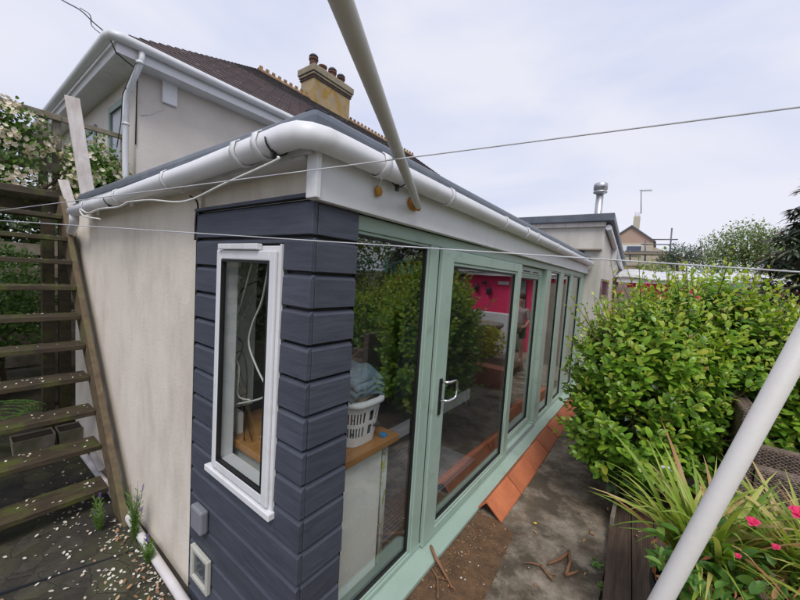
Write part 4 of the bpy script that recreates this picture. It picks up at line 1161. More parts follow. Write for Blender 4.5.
# ================================================================== NEIGHBOUR OUTBUILDING
NB = thing('outbuilding', 'pale rendered outbuilding with grey roof edge beyond the green doors', 'outbuilding', (-1, 8, 0))
ob = MB()
ob.prism([(6.5, -.2), (10.2, -.2), (10.2, 2.55), (6.5, 3.12)], 0, -5.0, .26)
ob.build('wall', M['render_grey'], NB)
MB().prism([(6.38, 3.13), (10.35, 2.53), (10.35, 2.60), (6.38, 3.27)], 0, -5.1, .40).build('roof', M['grp'], NB, bevel=.01)
MB().box((-5.0, 6.44, 3.04), (.27, 6.498, 3.125)).build('fascia', M['timber_pale'], NB)
MB().box((-0.75, 6.42, 2.600), (.24, 6.498, 2.625)).build('ledge', M['stone'], NB)
MB().box((-0.6, 6.46, 2.48), (-0.05, 6.498, 2.60)).build('flashing', M['sky_lead'], NB)
MB().tube([(.315, 6.46, 3.02), (.315, 10.3, 2.43)], .05, 12).build('gutter', M['white_dirty'], NB)
MB().box((.262, 7.9, 2.55), (.36, 7.95, 2.85)).build('bracket', M['white_dirty'], NB)
nw = MB().box((.262, 6.62, 1.72), (.285, 6.67, 2.08)).box((.262, 7.75, 1.72), (.285, 7.8, 2.08)).box((.262, 6.67, 1.72), (.284, 7.75, 1.76)).box((.262, 6.67, 2.04), (.284, 7.75, 2.08)).build('window', M['timber_grey'], NB)
MB().box((.262, 6.67, 1.76), (.268, 7.75, 2.04)).build('pane', M['pane_dark'], nw)
FL = MB().tube([(-.09, 8.0, 2.8), (-.09, 8.0, 4.0)], .075, 18).build('flue', M['steel'], NB)
MB().lathe((-.09, 8.0, 4.0), [(.075, 0), (.14, .03), (.14, .06), (.10, .07), (.10, .10), (.14, .10), (.14, .22), (.11, .24), (.001, .24)], 20).build('cowl', M['steel'], FL)
cable([(-.17, 8.02, 2.9), (-.175, 8.02, 3.98)], .012, M['sky_lead'], None, 'x').parent = None
bpy.data.objects.remove(bpy.data.objects['x'])

# ================================================================== PINK SHED and garden behind (seen in the glass)
PK = thing('shed', 'bright pink garden building with white sheet roof behind the bush', 'shed', (2.5, 10, 0))
MB().box((1.42, 9.0, -.1), (4.6, 11.5, 2.12)).box((.55, 9.0, -.1), (1.40, 11.5, 2.12)).build('wall', M['pink'], PK)
rs = MB()
n = 90
ring0 = []; ring1 = []
for i in range(n + 1):
    x = .30 + i * (5.0 - .30) / n
    zz = .007 * math.sin(i * 2.5) + .018 * math.sin(i * .31) + .012 * math.sin(i * .13 + 1)
    ring0.append((x, 8.72, 2.19 + zz)); ring1.append((x, 11.7, 2.52 + zz))
mid_ = [(a[0], 10.2, 2.40 + .03 * math.sin(a[0] * 3) + (a[2] - 2.19)) for a in ring0]
rs.add(ring0 + mid_ + ring1, [(k * (n + 1) + i, k * (n + 1) + i + 1, (k + 1) * (n + 1) + i + 1, (k + 1) * (n + 1) + i) for k in range(2) for i in range(n)], True)
ro = rs.build('roof', M['sheet'], PK); ro.modifiers.new('s', 'SOLIDIFY').thickness = .02
MB().box((.34, 8.76, 2.08), (4.9, 8.80, 2.17)).build('fascia', M['white_dirty'], PK)
dr_ = MB().box((1.66, 8.95, 0), (2.06, 8.998, 1.98)).build('door', M['paint_green'], PK, bevel=.004)
for z in (.55, 1.45): MB().box((1.70, 8.93, z), (1.86, 8.949, z + .03)).build('hinge', M['black'], dr_)
MB().box((2.30, 8.96, 1.83), (2.62, 8.998, 1.93)).build('vent', M['white_dirty'], PK)
for i, (x, z, lb_) in enumerate(((3.28, 1.68, 'nearer the hedge'), (2.86, 1.62, 'nearer the vent'), (3.02, 1.86, 'high under the roof'))):
    o = MB().blob((x, 8.94, z), (.075 if i < 2 else .09, .05, .13 if i < 2 else .05), i + 20, .15).build('wall_mask', M['mask'])
    tag(center(o, (x, 8.96, z)), 'dark ceramic wall ornament on the pink shed, ' + lb_, 'ornament', 'ornaments on the pink shed')
o = MB().box((1.95, 8.30, -.02), (3.25, 8.48, 1.05)).build('garden_wall', M['white'], None, bevel=.02)
tag(center(o, (2.6, 8.4, -.02)), 'low white wall in front of the pink shed', 'wall')
tro = MB().lathe((2.35, 7.1, .02), [(.001, 0), (.42, 0), (.55, .75), (.62, .80), (.62, .86), (.55, .86), (.5, .80), (.001, .78)], 28).build('planter_bowl', M['stone'])
tag(center(tro, (2.35, 7.1, .02)), 'wide pale stone bowl reflected in the sliding door', 'planter')
ys_ = thing('yellow_shrub', 'low yellow green shrub reflected in the sliding door', 'shrub', (1.65, 5.9, -.02))
simple_crown('foliage', M['leaf_yellow'], ys_, [(1.65, 5.95, .65, .42, .35, .32)], 1500, .06, bottom=-1)
trunk('stem', M['bark'], ys_, (1.65, 5.95, -.02), (1.65, 5.95, .6), .02, .01, 6, .3)
o = MB().box((.85, 4.95, -.02), (1.75, 5.25, .36)).build('raised_bed', mat('red_brown_block', (0.30, .10, .06), (.2, .07, .04), scale=4, rough=.9), None, bevel=.01)
tag(center(o, (1.3, 5.1, -.02)), 'red brown raised bed edging between bush and pink shed', 'raised bed')
o = MB().box((.95, 5.3, -.02), (2.2, 6.9, .12)).build('gravel_bed', M['soil'], None, bevel=.02)
tag(center(o, (1.6, 6.1, -.02)), 'brown earth bed behind the bush', 'bed')

# person reflected in the inner door
def person():
    bx, by = 1.33, 7.55
    PR = thing('person', 'standing person in grey pink shirt and olive shorts reflected in the door', 'person', (bx, by, -.02))
    J = {'pelvis': (0, 0, .86), 'chest': (0, .01, 1.15), 'neck': (0, 0, 1.36), 'head0': (0, -.01, 1.44), 'head1': (0, -.02, 1.58),
         'hipL': (-.09, 0, .82), 'kneeL': (-.10, -.02, .46), 'ankL': (-.11, .02, .07), 'toeL': (-.13, -.15, .03),
         'hipR': (.09, 0, .82), 'kneeR': (.12, -.08, .47), 'ankR': (.12, 0, .07), 'toeR': (.15, -.16, .03),
         'shL': (-.17, 0, 1.30), 'elL': (-.24, .02, 1.04), 'wrL': (-.20, -.16, .90), 'haL': (-.17, -.22, .90),
         'shR': (.17, 0, 1.30), 'elR': (.25, .0, 1.05), 'wrR': (.18, -.18, 1.02), 'haR': (.15, -.24, 1.04)}
    rad = {'pelvis': .13, 'chest': .135, 'neck': .052, 'head0': .075, 'head1': .088, 'hipL': .085, 'kneeL': .055, 'ankL': .036, 'toeL': .03,
           'hipR': .085, 'kneeR': .055, 'ankR': .036, 'toeR': .03, 'shL': .055, 'elL': .04, 'wrL': .027, 'haL': .03, 'shR': .055, 'elR': .04, 'wrR': .027, 'haR': .03}
    bones = [('pelvis', 'chest'), ('chest', 'neck'), ('neck', 'head0'), ('head0', 'head1'), ('pelvis', 'hipL'), ('hipL', 'kneeL'), ('kneeL', 'ankL'), ('ankL', 'toeL'),
             ('pelvis', 'hipR'), ('hipR', 'kneeR'), ('kneeR', 'ankR'), ('ankR', 'toeR'), ('chest', 'shL'), ('shL', 'elL'), ('elL', 'wrL'), ('wrL', 'haL'), ('chest', 'shR'), ('shR', 'elR'), ('elR', 'wrR'), ('wrR', 'haR')]
    for hn, sg in (('haL', 1), ('haR', -1)):
        h = J[hn]
        for f in range(5):
            o1 = (h[0] + sg * (f - 2) * .016, h[1] - .035, h[2] + (.01 if f == 0 else 0)); o2 = (o1[0], o1[1] - (.03 if f else .015), o1[2] - .015)
            J[f'{hn}{f}a'] = o1; J[f'{hn}{f}b'] = o2; rad[f'{hn}{f}a'] = .009; rad[f'{hn}{f}b'] = .007
            bones += [(hn, f'{hn}{f}a'), (f'{hn}{f}a', f'{hn}{f}b')]
    def skin(name, names, bns, m, extra=0.0):
        me = bpy.data.meshes.new(name)
        idx = {k: i for i, k in enumerate(names)}
        me.from_pydata([J[k] for k in names], [(idx[a], idx[b]) for a, b in bns], [])
        o = link(bpy.data.objects.new(name, me), PR)
        me.materials.append(m)
        sk = o.modifiers.new('skin', 'SKIN'); sk.use_smooth_shade = True
        for k, i in idx.items():
            me.skin_vertices[0].data[i].radius = (rad[k] + extra, (rad[k] + extra) * (.8 if k in ('pelvis', 'chest') else 1))
        me.skin_vertices[0].data[0].use_root = True
        s = o.modifiers.new('sub', 'SUBSURF'); s.levels = 2; s.render_levels = 2
        return o
    skin('body', list(J), bones, M['skin'])
    skin('shirt', ['chest', 'pelvis', 'neck', 'shL', 'elL', 'shR', 'elR'], [('chest', 'pelvis'), ('chest', 'neck'), ('chest', 'shL'), ('shL', 'elL'), ('chest', 'shR'), ('shR', 'elR')], M['shirt'], .016)
    J['kneeL2'] = (-.10, -.01, .56); J['kneeR2'] = (.11, -.05, .56); rad['kneeL2'] = .07; rad['kneeR2'] = .07
    skin('shorts', ['pelvis', 'hipL', 'kneeL2', 'hipR', 'kneeR2'], [('pelvis', 'hipL'), ('hipL', 'kneeL2'), ('pelvis', 'hipR'), ('hipR', 'kneeR2')], M['shorts'], .014)
    o = MB().blob((bx, by + .015, -.02 + 1.60), (.10, .105, .10), 3, .06).build('hair', M['hair'], PR)
    MB().blob((bx, by - .115, -.02 + 1.54), (.014, .02, .02), 3, 0, 1).build('nose', M['skin'], PR)
person()

# ================================================================== BACKGROUND
# neighbour's brick gable
BH = thing('brick_house', 'distant brick gabled house behind scaffolding', 'house', (-2, 52, 5))
bh = MB()
bh.prism([(-4.4, 0.5), (.3, 0.5), (.3, 7.95), (-2.04, 9.8), (-4.4, 7.95)], 1, 50, 60)
bh.build('wall', M['brick'], BH)
rfb = MB()
for sx in (-1, 1):
    xe = -2.04 + sx * 2.55
    rfb.add([(-2.04, 49.8, 9.95), (xe, 49.8, 7.95), (xe, 60, 7.95), (-2.04, 60, 9.95), (-2.04, 49.8, 9.75), (xe, 49.8, 7.78), (xe, 60, 7.78), (-2.04, 60, 9.75)], [(0, 1, 2, 3), (4, 7, 6, 5), (0, 4, 5, 1), (1, 5, 6, 2)])
rfb.build('roof', M['grp'], BH)
MB().box((-4.3, 49.9, 5.0), (.28, 49.98, 7.75)).build('render_band', M['cream'], BH)
b1 = MB().box((-3.9, 49.8, 6.2), (-.75, 49.89, 7.45)).build('window', M['white'], BH)
MB().box((-3.7, 49.75, 6.3), (-2.55, 49.79, 6.8)).box((-2.3, 49.75, 6.3), (-.85, 49.79, 7.35)).build('pane', mat('blue_dark_pane', (0.10, .12, .18), rough=.3), b1)
wn_ = MB().prism([(.3, 0.5), (3.4, .5), (3.4, 6.1), (.3, 7.4)], 1, 51, 58).build('side_wing', M['cream'], BH)
bc_ = MB().box((-2.2, 54, 8.0), (-1.5, 55, 11.7)).build('chimney', M['cream'], BH)
MB().lathe((-1.85, 54.5, 11.7), [(.3, 0), (.3, .6), (.2, .6)], 10).build('chimney_pot', M['white'], bc_)
ae = MB().tube([(-1.45, 54, 12.0), (-1.72, 54, 15.1)], .05, 6)
for i in range(7): ae.tube([(-1.7 + i * .17, 54, 14.8), (-1.7 + i * .17, 54, 15.1)], .025, 5)
ae.tube([(-1.9, 54, 15.05), (-.5, 54, 14.88)], .035, 5)
ae.build('aerial', M['scaf'], BH)
SC = thing('scaffolding', 'scaffold platform with guard rails beside the distant brick gable', 'scaffolding', (1.5, 48, 4))
def sp_(x, y): return px(x, y, 1, 48)
for (a, b) in (((672, 228), (669, 262)), ((645.5, 240), (645, 262)), ((671, 252), (671, 268)), ((630, 250), (630, 262))):
    MB().tube([sp_(*a), sp_(*b)], .075, 8).build('standard', M['scaf'], SC)
for (a, b) in (((652, 239.5), (678, 239.5)), ((641, 244.3), (677, 244.6)), ((625, 251), (672, 252))):
    MB().tube([sp_(*a), sp_(*b)], .065, 8).build('guard_rail', M['scaf'], SC)
A_, B_ = sp_(624, 252.5), sp_(673, 252.5)
MB().box((A_.x, 47.2, A_.z - .25), (B_.x, 48.8, A_.z)).build('platform', M['plank'], SC)

def tree(label, x, y, z0, ells, n, size, m, tr_r=.15, shell=.6, seed=1, name='tree', group='trees beyond the garden'):
    T = thing(name, label, 'tree', (x, y, z0), group)
    simple_crown('crown', m, T, ells, n, size, shell=shell, ratio=.6, bottom=-.9, clump=5)
    zc = max(e[2] for e in ells)
    trunk('trunk', M['bark'], T, (x, y, z0), (x, y, zc), tr_r, tr_r * .4, 9, max(e[3] for e in ells) * .8, seed)
tree('broad olive green tree, tallest on the skyline right of the scaffolding', 4.4, 22, hz(4.4, 22), [(4.25, 22, 4.35, 1.05, 1.0, 1.05), (5.0, 22, 4.1, .9, .9, .9), (3.5, 22, 3.7, .6, .7, .7)], 7500, .10, M['leaf_far'], seed=3)
tree('thin bare topped tree on the left of the broad olive tree', 2.9, 22.5, hz(2.9, 22.5), [(2.95, 22.5, 4.45, .55, .5, .42), (3.2, 22.5, 4.7, .5, .5, .3)], 420, .075, M['leaf_far'], tr_r=.04, seed=5)
tree('dark round tree on the skyline left of the thin tree', 2.2, 30, hz(2.2, 30), [(2.2, 30, 4.55, .85, .8, .6), (3.1, 30, 4.45, .8, .8, .6), (1.5, 30, 4.2, .6, .7, .45)], 3600, .11, M['leaf_far_dark'], seed=7)
tree('small light green tree in front of the scaffolding', .75, 16, hz(.75, 16), [(.75, 16, 2.45, .5, .5, .55), (1.2, 16, 2.35, .45, .5, .45)], 1500, .085, M['leaf_hedge'], tr_r=.05, seed=9)
tree('green tree at the far right behind the long leaved shrub', 6.6, 24, hz(6.6, 24), [(6.6, 24, 3.9, 1.2, 1.2, 1.1)], 3000, .11, M['leaf_far'], seed=12)
for i, (x, y, w_) in enumerate(((2.2, 15, .8), (3.3, 15.5, .9), (4.6, 15, 1.1), (1.5, 17, .5))):
    hp_ = thing('hedge_shrub', ['bright green hedge shrub just left of the skyline trees', 'bright green hedge shrub in the middle behind the white roof', 'bright green hedge shrub at the right behind the white roof', 'bright green hedge shrub beneath the scaffolding'][i], 'shrub', (x, y, 0), 'shrubs behind the white sheet roof')
    simple_crown('foliage', M['leaf_hedge'], hp_, [(x, y, 1.95, w_, .7, .98), (x + .5, y, 1.8, w_ * .7, .7, .95)], 3800, .075, bottom=-.9, clump=4)
    trunk('stem', M['bark'], hp_, (x, y, 0.2), (x, y, 2.0), .06, .03, 6, .7, i)
o = MB().box((.40, 7.9, -.1), (.9, 8.05, 1.95)).build('screen_wall', M['stone']); tag(center(o, (.6, 8, -.1)), 'short grey wall between outbuilding and pink shed', 'wall')

# ================================================================== BUSH
def bush():
    B = thing('bush', 'large glossy green bush overhanging the path and decking', 'bush', (1.7, 3.3, 0))
    ells = [(1.12, 2.90, .98, .58, .66, .84), (1.48, 3.3, 1.22, .66, .66, .78), (2.05, 3.75, 1.02, .95, .72, .80), (3.0, 3.8, .75, 1.0, .8, .72), (1.05, 2.72, .60, .46, .60, .52), (1.45, 2.9, .85, .42, .45, .55), (1.85, 3.5, .7, .7, .5, .6)]
    # leafy shoots on the surface
    nS = 2900
    P, Nn = crown_points(ells, nS, .13, -.75)
    P, Nn = P, Nn
    bp = []; bd = []; bu = []; bl = []; young = []
    stems = MB()
    for i in range(nS):
        n_ = Nn[i]; d = norm(n_ * .75 + np.array([0, 0, .85]) + RNG.normal(size=3) * .22)
        top = RNG.random() < .10 and n_[2] > .3
        ln = RNG.uniform(.12, .36) * (1.7 if top else 1)
        s0 = P[i] - n_ * .12
        tipb = s0 + d * ln
        nl = int(RNG.integers(8, 12))
        ph_ = RNG.uniform(0, 6.28)
        a1 = norm(np.cross(d, [0.3, 0.1, 1.0])); a2 = np.cross(d, a1)
        for k in range(nl):
            t_ = (k + 1) / nl
            th = ph_ + k * 2.4
            side = a1 * math.cos(th) + a2 * math.sin(th)
            tilt = 1.15 - .75 * t_
            bp.append(s0 + d * ln * t_)
            bd.append(d * (1.15 - tilt * .75) + side * tilt + np.array([0, 0, -.04]))
            bu.append(d * .8 + np.array([0, 0, .5]) + n_ * .3)
            s_ = (1 - .45 * t_ ** 3) * RNG.uniform(.6, 1.35) * (0.85 if P[i][2] > 1.5 else 1.0)
            bl.append(.076 * s_)
            young.append(t_ > .62 and (n_[2] > -.05) and RNG.random() < (.85 if P[i][2] > 1.2 else .35))
        if i % 3 == 0 or top:
            stems.tube([s0 - d * .05, s0 + d * ln * .5, tipb], [.004, .0032, .002], 5, False)
    bp = np.array(bp); bd = np.array(bd); bu = np.array(bu); bl = np.array(bl); yg = np.array(young)
    ch = (bp[:, 0] > 1.62) & (bp[:, 0] < 2.6) & (bp[:, 1] < 3.05) & (bp[:, 1] > 1.9) & (bp[:, 2] < 1.2)
    keep = ~ch & (bp[:, 0] > .36)
    a = keep & ~yg; b = keep & yg
    leaves('foliage', M['leaf_bush'], bp[a], bd[a], bu[a], bl[a], bl[a] * .60, B, droop=.22, fold=.2)
    leaves('young_foliage', M['leaf_young'], bp[b], bd[b], bu[b], bl[b] * .92, bl[b] * .54, B, droop=.12, fold=.3)
    # inner leaves, coloured dark for shade in the bush core, and branches
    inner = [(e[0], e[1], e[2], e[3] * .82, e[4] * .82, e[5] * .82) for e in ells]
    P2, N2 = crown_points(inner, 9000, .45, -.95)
    leaves('inner_foliage', M['leaf_core_shade'], P2, N2 + RNG.normal(size=P2.shape) * .5, N2 * .3 + np.array([0, 0, 1.]) + RNG.normal(size=P2.shape) * .3, RNG.uniform(.06, .10, len(P2)), RNG.uniform(.045, .065, len(P2)), B)
    br = stems
    rn = random.Random(4)
    for k in range(34):
        bx_, by_ = rn.uniform(.95, 2.6), rn.uniform(3.0, 4.0)
        e = rn.choice(ells)
        q = Vector((e[0] + rn.uniform(-.8, .8) * e[3], e[1] + rn.uniform(-.8, .8) * e[4], e[2] + rn.uniform(0, .7) * e[5]))
        p = Vector((bx_, by_, -.02))
        br.tube([p, p.lerp(q, .4) + Vector((0, 0, .12)), q], [.018, .012, .005], 6)
    br.build('branches', mat('reddish_stem', (.20, .15, .06), (.14, .08, .04), rough=.7), B)
    # a few red flowers near the top
    for (x, y, dp_) in ((649, 284, 3.0), (662, 297, 2.9), (699, 298, 2.6), (618, 292, 3.2), (640, 291, 3.0), (691, 293, 2.7)):
        fl = np.array(pd(x, y, dp_)) + RNG.normal(size=(6, 3)) * .008
        leaves('flower', M['pinkflower'], fl, RNG.normal(size=fl.shape), RNG.normal(size=fl.shape), np.full(6, .020), np.full(6, .015), B)
bush()

# long-leaved dark shrub on the right
RH = thing('long_leaved_shrub', 'tall dark shrub with drooping narrow leaves at the right edge', 'shrub', (3.2, 5.4, 0))
ells = [(2.95, 5.4, 1.5, 1.05, .8, 1.15), (2.95, 5.4, 2.35, .76, .65, .80), (2.95, 5.4, 2.95, .56, .5, .66), (3.0, 5.4, 3.35, .42, .4, .5)]
c, nn = crown_points(ells, 700, .22, -.6)
Pp = np.repeat(c, 13, 0); nn_ = np.repeat(nn, 13, 0)
ang = np.tile(np.arange(13) * 2.4, len(c)) + np.repeat(RNG.uniform(0, 6, len(c)), 13)
Dd = np.stack([np.cos(ang), np.sin(ang), np.full(len(ang), -.1)], 1) + nn_ * .5 + RNG.normal(size=Pp.shape) * .15
Ll = RNG.uniform(.11, .17, len(Pp))
leaves('foliage', M['leaf_rhodo'], Pp + RNG.normal(size=Pp.shape) * .015, Dd, np.array([0, 0, 1.]) + nn_ * .3, Ll, Ll * .24, RH, droop=.45, fold=.3, shape=(.6, .7))
simple_crown('inner_foliage', M['leaf_rhodo'], RH, [(a, b, c_, d_ * .8, e * .8, f * .8) for a, b, c_, d_, e, f in ells], 3500, .11, droop=.4, up=-.3, ratio=.3, bottom=-.9)
trunk('stem', M['bark'], RH, (3.0, 5.4, 0), (3.0, 5.4, 2.4), .07, .03, 10, .32, 3)
# hedge added out of frame to fill reflections and keep sky out of them
HD = thing('reflection_hedge', 'dark leafy hedge added out of view to fill the corner glazing reflections', 'hedge', (4.3, 1.5, 0))
simple_crown('foliage', M['leaf_hedge'], HD, [(4.5, -1.5, 1.6, .7, 1.9, 1.9), (4.5, 1.2, 1.7, .7, 1.9, 2.1), (4.6, 3.6, 1.7, .6, 1.7, 2.0), (4.9, 5.9, 1.5, .6, 1.4, 1.7)], 24000, .095, bottom=-.95, shell=.35)
trunk('stem', M['bark'], HD, (4.4, 1.2, 0), (4.4, 1.2, 1.9), .07, .03, 16, .9, 8)

# ================================================================== CLIMBING ROSES on the railing
def rose(label, ells, n, nf, seed):
    T = thing('climbing_rose', label, 'rose', ells[0][:3], 'climbing roses on the railing')
    simple_crown('foliage', M['leaf_rose'], T, ells, n, .055, ratio=.62, bottom=-.9, shell=.8, droop=.2, clump=5)
    c, nn = crown_points(ells, nf, .2, -.9)
    c = np.repeat(c, 5, 0) + RNG.normal(size=(nf * 5, 3)) * .035; nn = norm(np.repeat(nn, 5, 0) + RNG.normal(size=(nf * 5, 3)) * .4)
    P = []; D = []; U = []
    for i in range(nf * 5):
        for k in range(6):
            t = 2 * math.pi * k / 6
            a = norm(np.cross(nn[i], [0.2, .3, 1])); b = np.cross(nn[i], a)
            d = a * math.cos(t) + b * math.sin(t) + nn[i] * .35
            P.append(c[i] + nn[i] * .06); D.append(d); U.append(nn[i])
    P = np.array(P); L_ = RNG.uniform(.022, .040, len(P))
    leaves('blossoms', M['cream_flower'], P, D, U, L_, L_ * .95, T, droop=-.2)
    mb = MB(); rn = random.Random(seed)
    e = ells[0]
    for k in range(7):
        p = Vector((e[0] + rn.uniform(-.2, .2), e[1] + rn.uniform(-.5, .5), e[2] - e[5] * 1.1)); q = Vector((e[0] + rn.uniform(-.2, .2), e[1] + rn.uniform(-1, 1) * e[4], e[2] + rn.uniform(.2, 1) * e[5]))
        mb.tube([p, p.lerp(q, .5) + Vector((.05, .1, .05)), q], [.012, .009, .005], 6)
    mb.build('stem', M['bark'], T)
rose('climbing rose heavy with cream flowers hanging over the railing at the left edge', [(-5.12, -.62, 3.35, .25, .34, .30), (-5.2, -1.05, 3.55, .3, .45, .32), (-5.0, -.35, 3.2, .2, .28, .26), (-5.15, -.75, 2.95, .22, .35, .25), (-4.95, -.5, 2.78, .2, .35, .18)], 5200, 210, 3)
rose('climbing rose with cream flowers between the leaning board and house wall', [(-4.95, .33, 2.98, .22, .24, .34), (-4.85, .48, 2.75, .25, .24, .30), (-4.9, .28, 2.72, .2, .2, .25)], 4800, 150, 5)

# ================================================================== BEHIND THE STAIRS
for i, (x, y, z, r, h, n, lab) in enumerate(((-6.1, -.35, 1.2, .55, .75, 2600, 'dark leafy shrub seen through the upper stair treads'), (-5.9, -.9, .5, .6, .5, 2200, 'low dark shrub seen through the lower stair treads'))):
    T = thing('shade_shrub', lab, 'shrub', (x, y, -.15))
    simple_crown('foliage', M['leaf_dark'] if i else M['leaf_rose'], T, [(x, y, z, r, .5, h)], n, .07, bottom=-.95, shell=.7, ratio=.55)
    trunk('stem', M['bark'], T, (x, y, -.15), (x, y, z), .03, .012, 8, .4, i)
fnc = thing('trellis_fence', 'dark timber fence behind the stairs', 'fence', (-6.6, -1, -.15))
for z in (.1, .45, .8, 1.15, 1.5, 1.85):
    MB().box((-6.72, -3.4, z), (-6.69, .69, z + .17)).build('rail', M['timber_grey'], fnc, bevel=.003)
for y in (-2.6, -1.2, .2): MB().box((-6.8, y, -.15), (-6.721, y + .08, 2.1)).build('post', M['timber_grey'], fnc)
BHd = thing('backing_hedge', 'dense dark hedge closing the view behind the stairs', 'hedge', (-8, -1.6, -.15))
simple_crown('foliage', M['leaf_dark'], BHd, [(-8, -.4, 1.3, .6, 1.1, 1.75), (-8, -2.2, 1.3, .6, 1.6, 1.75), (-8, -4.2, 1.3, .6, 1.6, 1.75), (-8.6, -.6, 1.5, .6, 1.3, 1.7), (-8.6, -3, 1.5, .6, 1.8, 1.7)], 26000, .12, bottom=-.95, shell=.5)
trunk('stem', M['bark'], BHd, (-8, -1.6, -.15), (-8, -1.6, 1.8), .05, .03, 14, .9, 8)
# fern
FN = thing('fern', 'arching green fern under the lower treads at the left edge', 'fern', (-4.1, -.62, -.14))
P = []; D = []; U = []; Ln = []
for f in range(15):
    a = f * 2.4; 
    for k in range(16):
        t = k / 15; r = .42 * t; z = .36 * math.sin(t * 2.2)
        c = np.array([-4.1 + math.cos(a) * r, -.62 + math.sin(a) * r, -.14 + .05 + z])
        for s in (-1, 1):
            P.append(c); D.append([-math.sin(a) * s + .3 * math.cos(a), math.cos(a) * s + .3 * math.sin(a), 0]); U.append([0, 0, 1]); Ln.append(.085 * math.sin(math.pi * (.1 + .85 * (1 - t))) + .015)
leaves('fronds', M['broad'], P, D, U, Ln, np.array(Ln) * .22, FN, droop=.1)
MB().lathe((-4.1, -.62, -.14), [(.001, 0), (.03, 0), (.02, .08), (.001, .09)], 10).build('crown', M['bark'], FN)
def trough(x, y, lab, wd=.30):
    T = thing('plant_trough', lab, 'planter', (x, y, -.14), 'troughs under the stairs')
    mb = MB()
    a, b = wd / 2, .11
    mb.add([(x - b * .8, y - a * .9, -.139), (x + b * .8, y - a * .9, -.139), (x + b * .8, y + a * .9, -.139), (x - b * .8, y + a * .9, -.139), (x - b, y - a, .06), (x + b, y - a, .06), (x + b, y + a, .06), (x - b, y + a, .06),
            (x - b * .88, y - a * .93, .06), (x + b * .88, y - a * .93, .06), (x + b * .88, y + a * .93, .06), (x - b * .88, y + a * .93, .06), (x - b * .88, y - a * .93, .03), (x + b * .88, y - a * .93, .03), (x + b * .88, y + a * .93, .03), (x - b * .88, y + a * .93, .03)],
           [(0, 3, 2, 1), (0, 1, 5, 4), (1, 2, 6, 5), (2, 3, 7, 6), (3, 0, 4, 7), (4, 5, 9, 8), (5, 6, 10, 9), (6, 7, 11, 10), (7, 4, 8, 11), (8, 9, 13, 12), (9, 10, 14, 13), (10, 11, 15, 14), (11, 8, 12, 15)])
    mb.build('body', M['timber_grey'], T, bevel=.004)
    MB().box((x - b * .87, y - a * .92, .01), (x + b * .87, y + a * .92, .045)).build('soil_fill', M['compost'], T)
trough(-3.75, -.36, 'weathered planter trough under the stairs, nearer the left edge')
trough(-3.75, -.02 - .02, 'weathered planter trough under the stairs, nearer the downpipe')

# waste pipe along the wall foot
cable([(-3.35, -.07, -.085), (-2.4, -.055, -.095), (-1.8, -.06, -.105), (-1.0, -.072, -.105), (-.5, -.075, -.107), (.3, -.078, -.108)], .027, M['pipe_w'], 'white plastic waste pipe lying along the foot of the cream wall', 'waste_pipe', 'pipe', n=18)
# short pipe stub by the stairs
o = MB().tube([px(93, 454, 1, -.07), px(101, 468, 1, -.07)], .026, 16).build('pipe_offcut', M['pipe_w']); tag(center(o, px(101, 468, 1, -.07)), 'short white pipe offcut behind the stair stringer', 'pipe')

# lavender / toadflax at the stair foot
def lavender(x, y, lab, h, n, seed):
    T = thing('purple_toadflax', lab, 'plant', (x, y, -.14), 'purple flowered weeds at the wall foot')
    rn = random.Random(seed)
    P = []; D = []; U = []; L_ = []; FP = []; FD = []; st = MB()
    for s in range(n):
        a = rn.uniform(0, 6.28); ln = rn.uniform(.45, 1) * h; le = rn.uniform(.05, .42)
        b = Vector((x + rn.uniform(-.03, .03), y + rn.uniform(-.012, .012), -.14)); tpt = b + Vector((math.cos(a) * le * ln, math.sin(a) * le * ln * .35 - .02, ln))
        md_ = b.lerp(tpt, .5) + Vector((0, 0, .02))
        st.tube([b, md_, tpt], [.002, .0016, .001], 4, False)
        for k in range(26):
            t = .1 + .75 * k / 26; c = b.lerp(tpt, t); th = k * 2.4
            P.append(c); D.append((math.cos(th), math.sin(th), .8)); U.append((0, 0, 1)); L_.append(rn.uniform(.022, .038))
        if s % 8 == 0:
            for k in range(12):
                FP.append(b.lerp(tpt, .86 + .14 * k / 14)); FD.append((math.cos(k * 2.4), math.sin(k * 2.4), .3))
    leaves('foliage', M['leaf_rose'], P, D, U, L_, np.array(L_) * .16, T, droop=.1)
    leaves('blossoms', M['lav'], FP, FD, [(0, 0, 1)] * len(FP), np.full(len(FP), .010), np.full(len(FP), .007), T)
    st.build('stem', M['leaf_rose'], T)
lavender(-1.72, -.085, 'tall purple flowered weed growing between wall and stair foot', .50, 24, 1)
lavender(-1.42, -.09, 'short green weed above the white waste pipe', .22, 16, 2)
lavender(-2.02, -.22, 'purple flowered weed leaning in front of the lowest tread', .30, 16, 4)

# petals and dead leaves
P = []; D = []; U = []; L_ = []
rn = random.Random(11)
for k in range(430):
    x = rn.uniform(-3.6, -.2); y = -abs(rn.gauss(0, .42)) - .09
    if rn.random() < .62:
        cx_, cy_, cs_ = rn.choice(((-2.0, -.14, .05), (-1.85, -.2, .07), (-1.55, -.15, .05), (-1.45, -.3, .05), (-1.25, -.14, .05), (-1.0, -.16, .06), (-2.3, -.35, .12), (-2.7, -.3, .14), (-1.7, -.45, .10), (-.8, -.13, .04)))
        x = rn.gauss(cx_, cs_ * 1.6); y = min(-.105, rn.gauss(cy_, cs_ * .7))
    if y < -1.6: continue
    P.append((x, y, -.134 + rn.random() * .006)); a = rn.uniform(0, 6.28); D.append((math.cos(a), math.sin(a), rn.uniform(0, .25))); U.append((rn.uniform(-.3, .3), rn.uniform(-.3, .3), 1)); L_.append(rn.uniform(.009, .024) * (1.3 if rn.random() < .15 else 1))
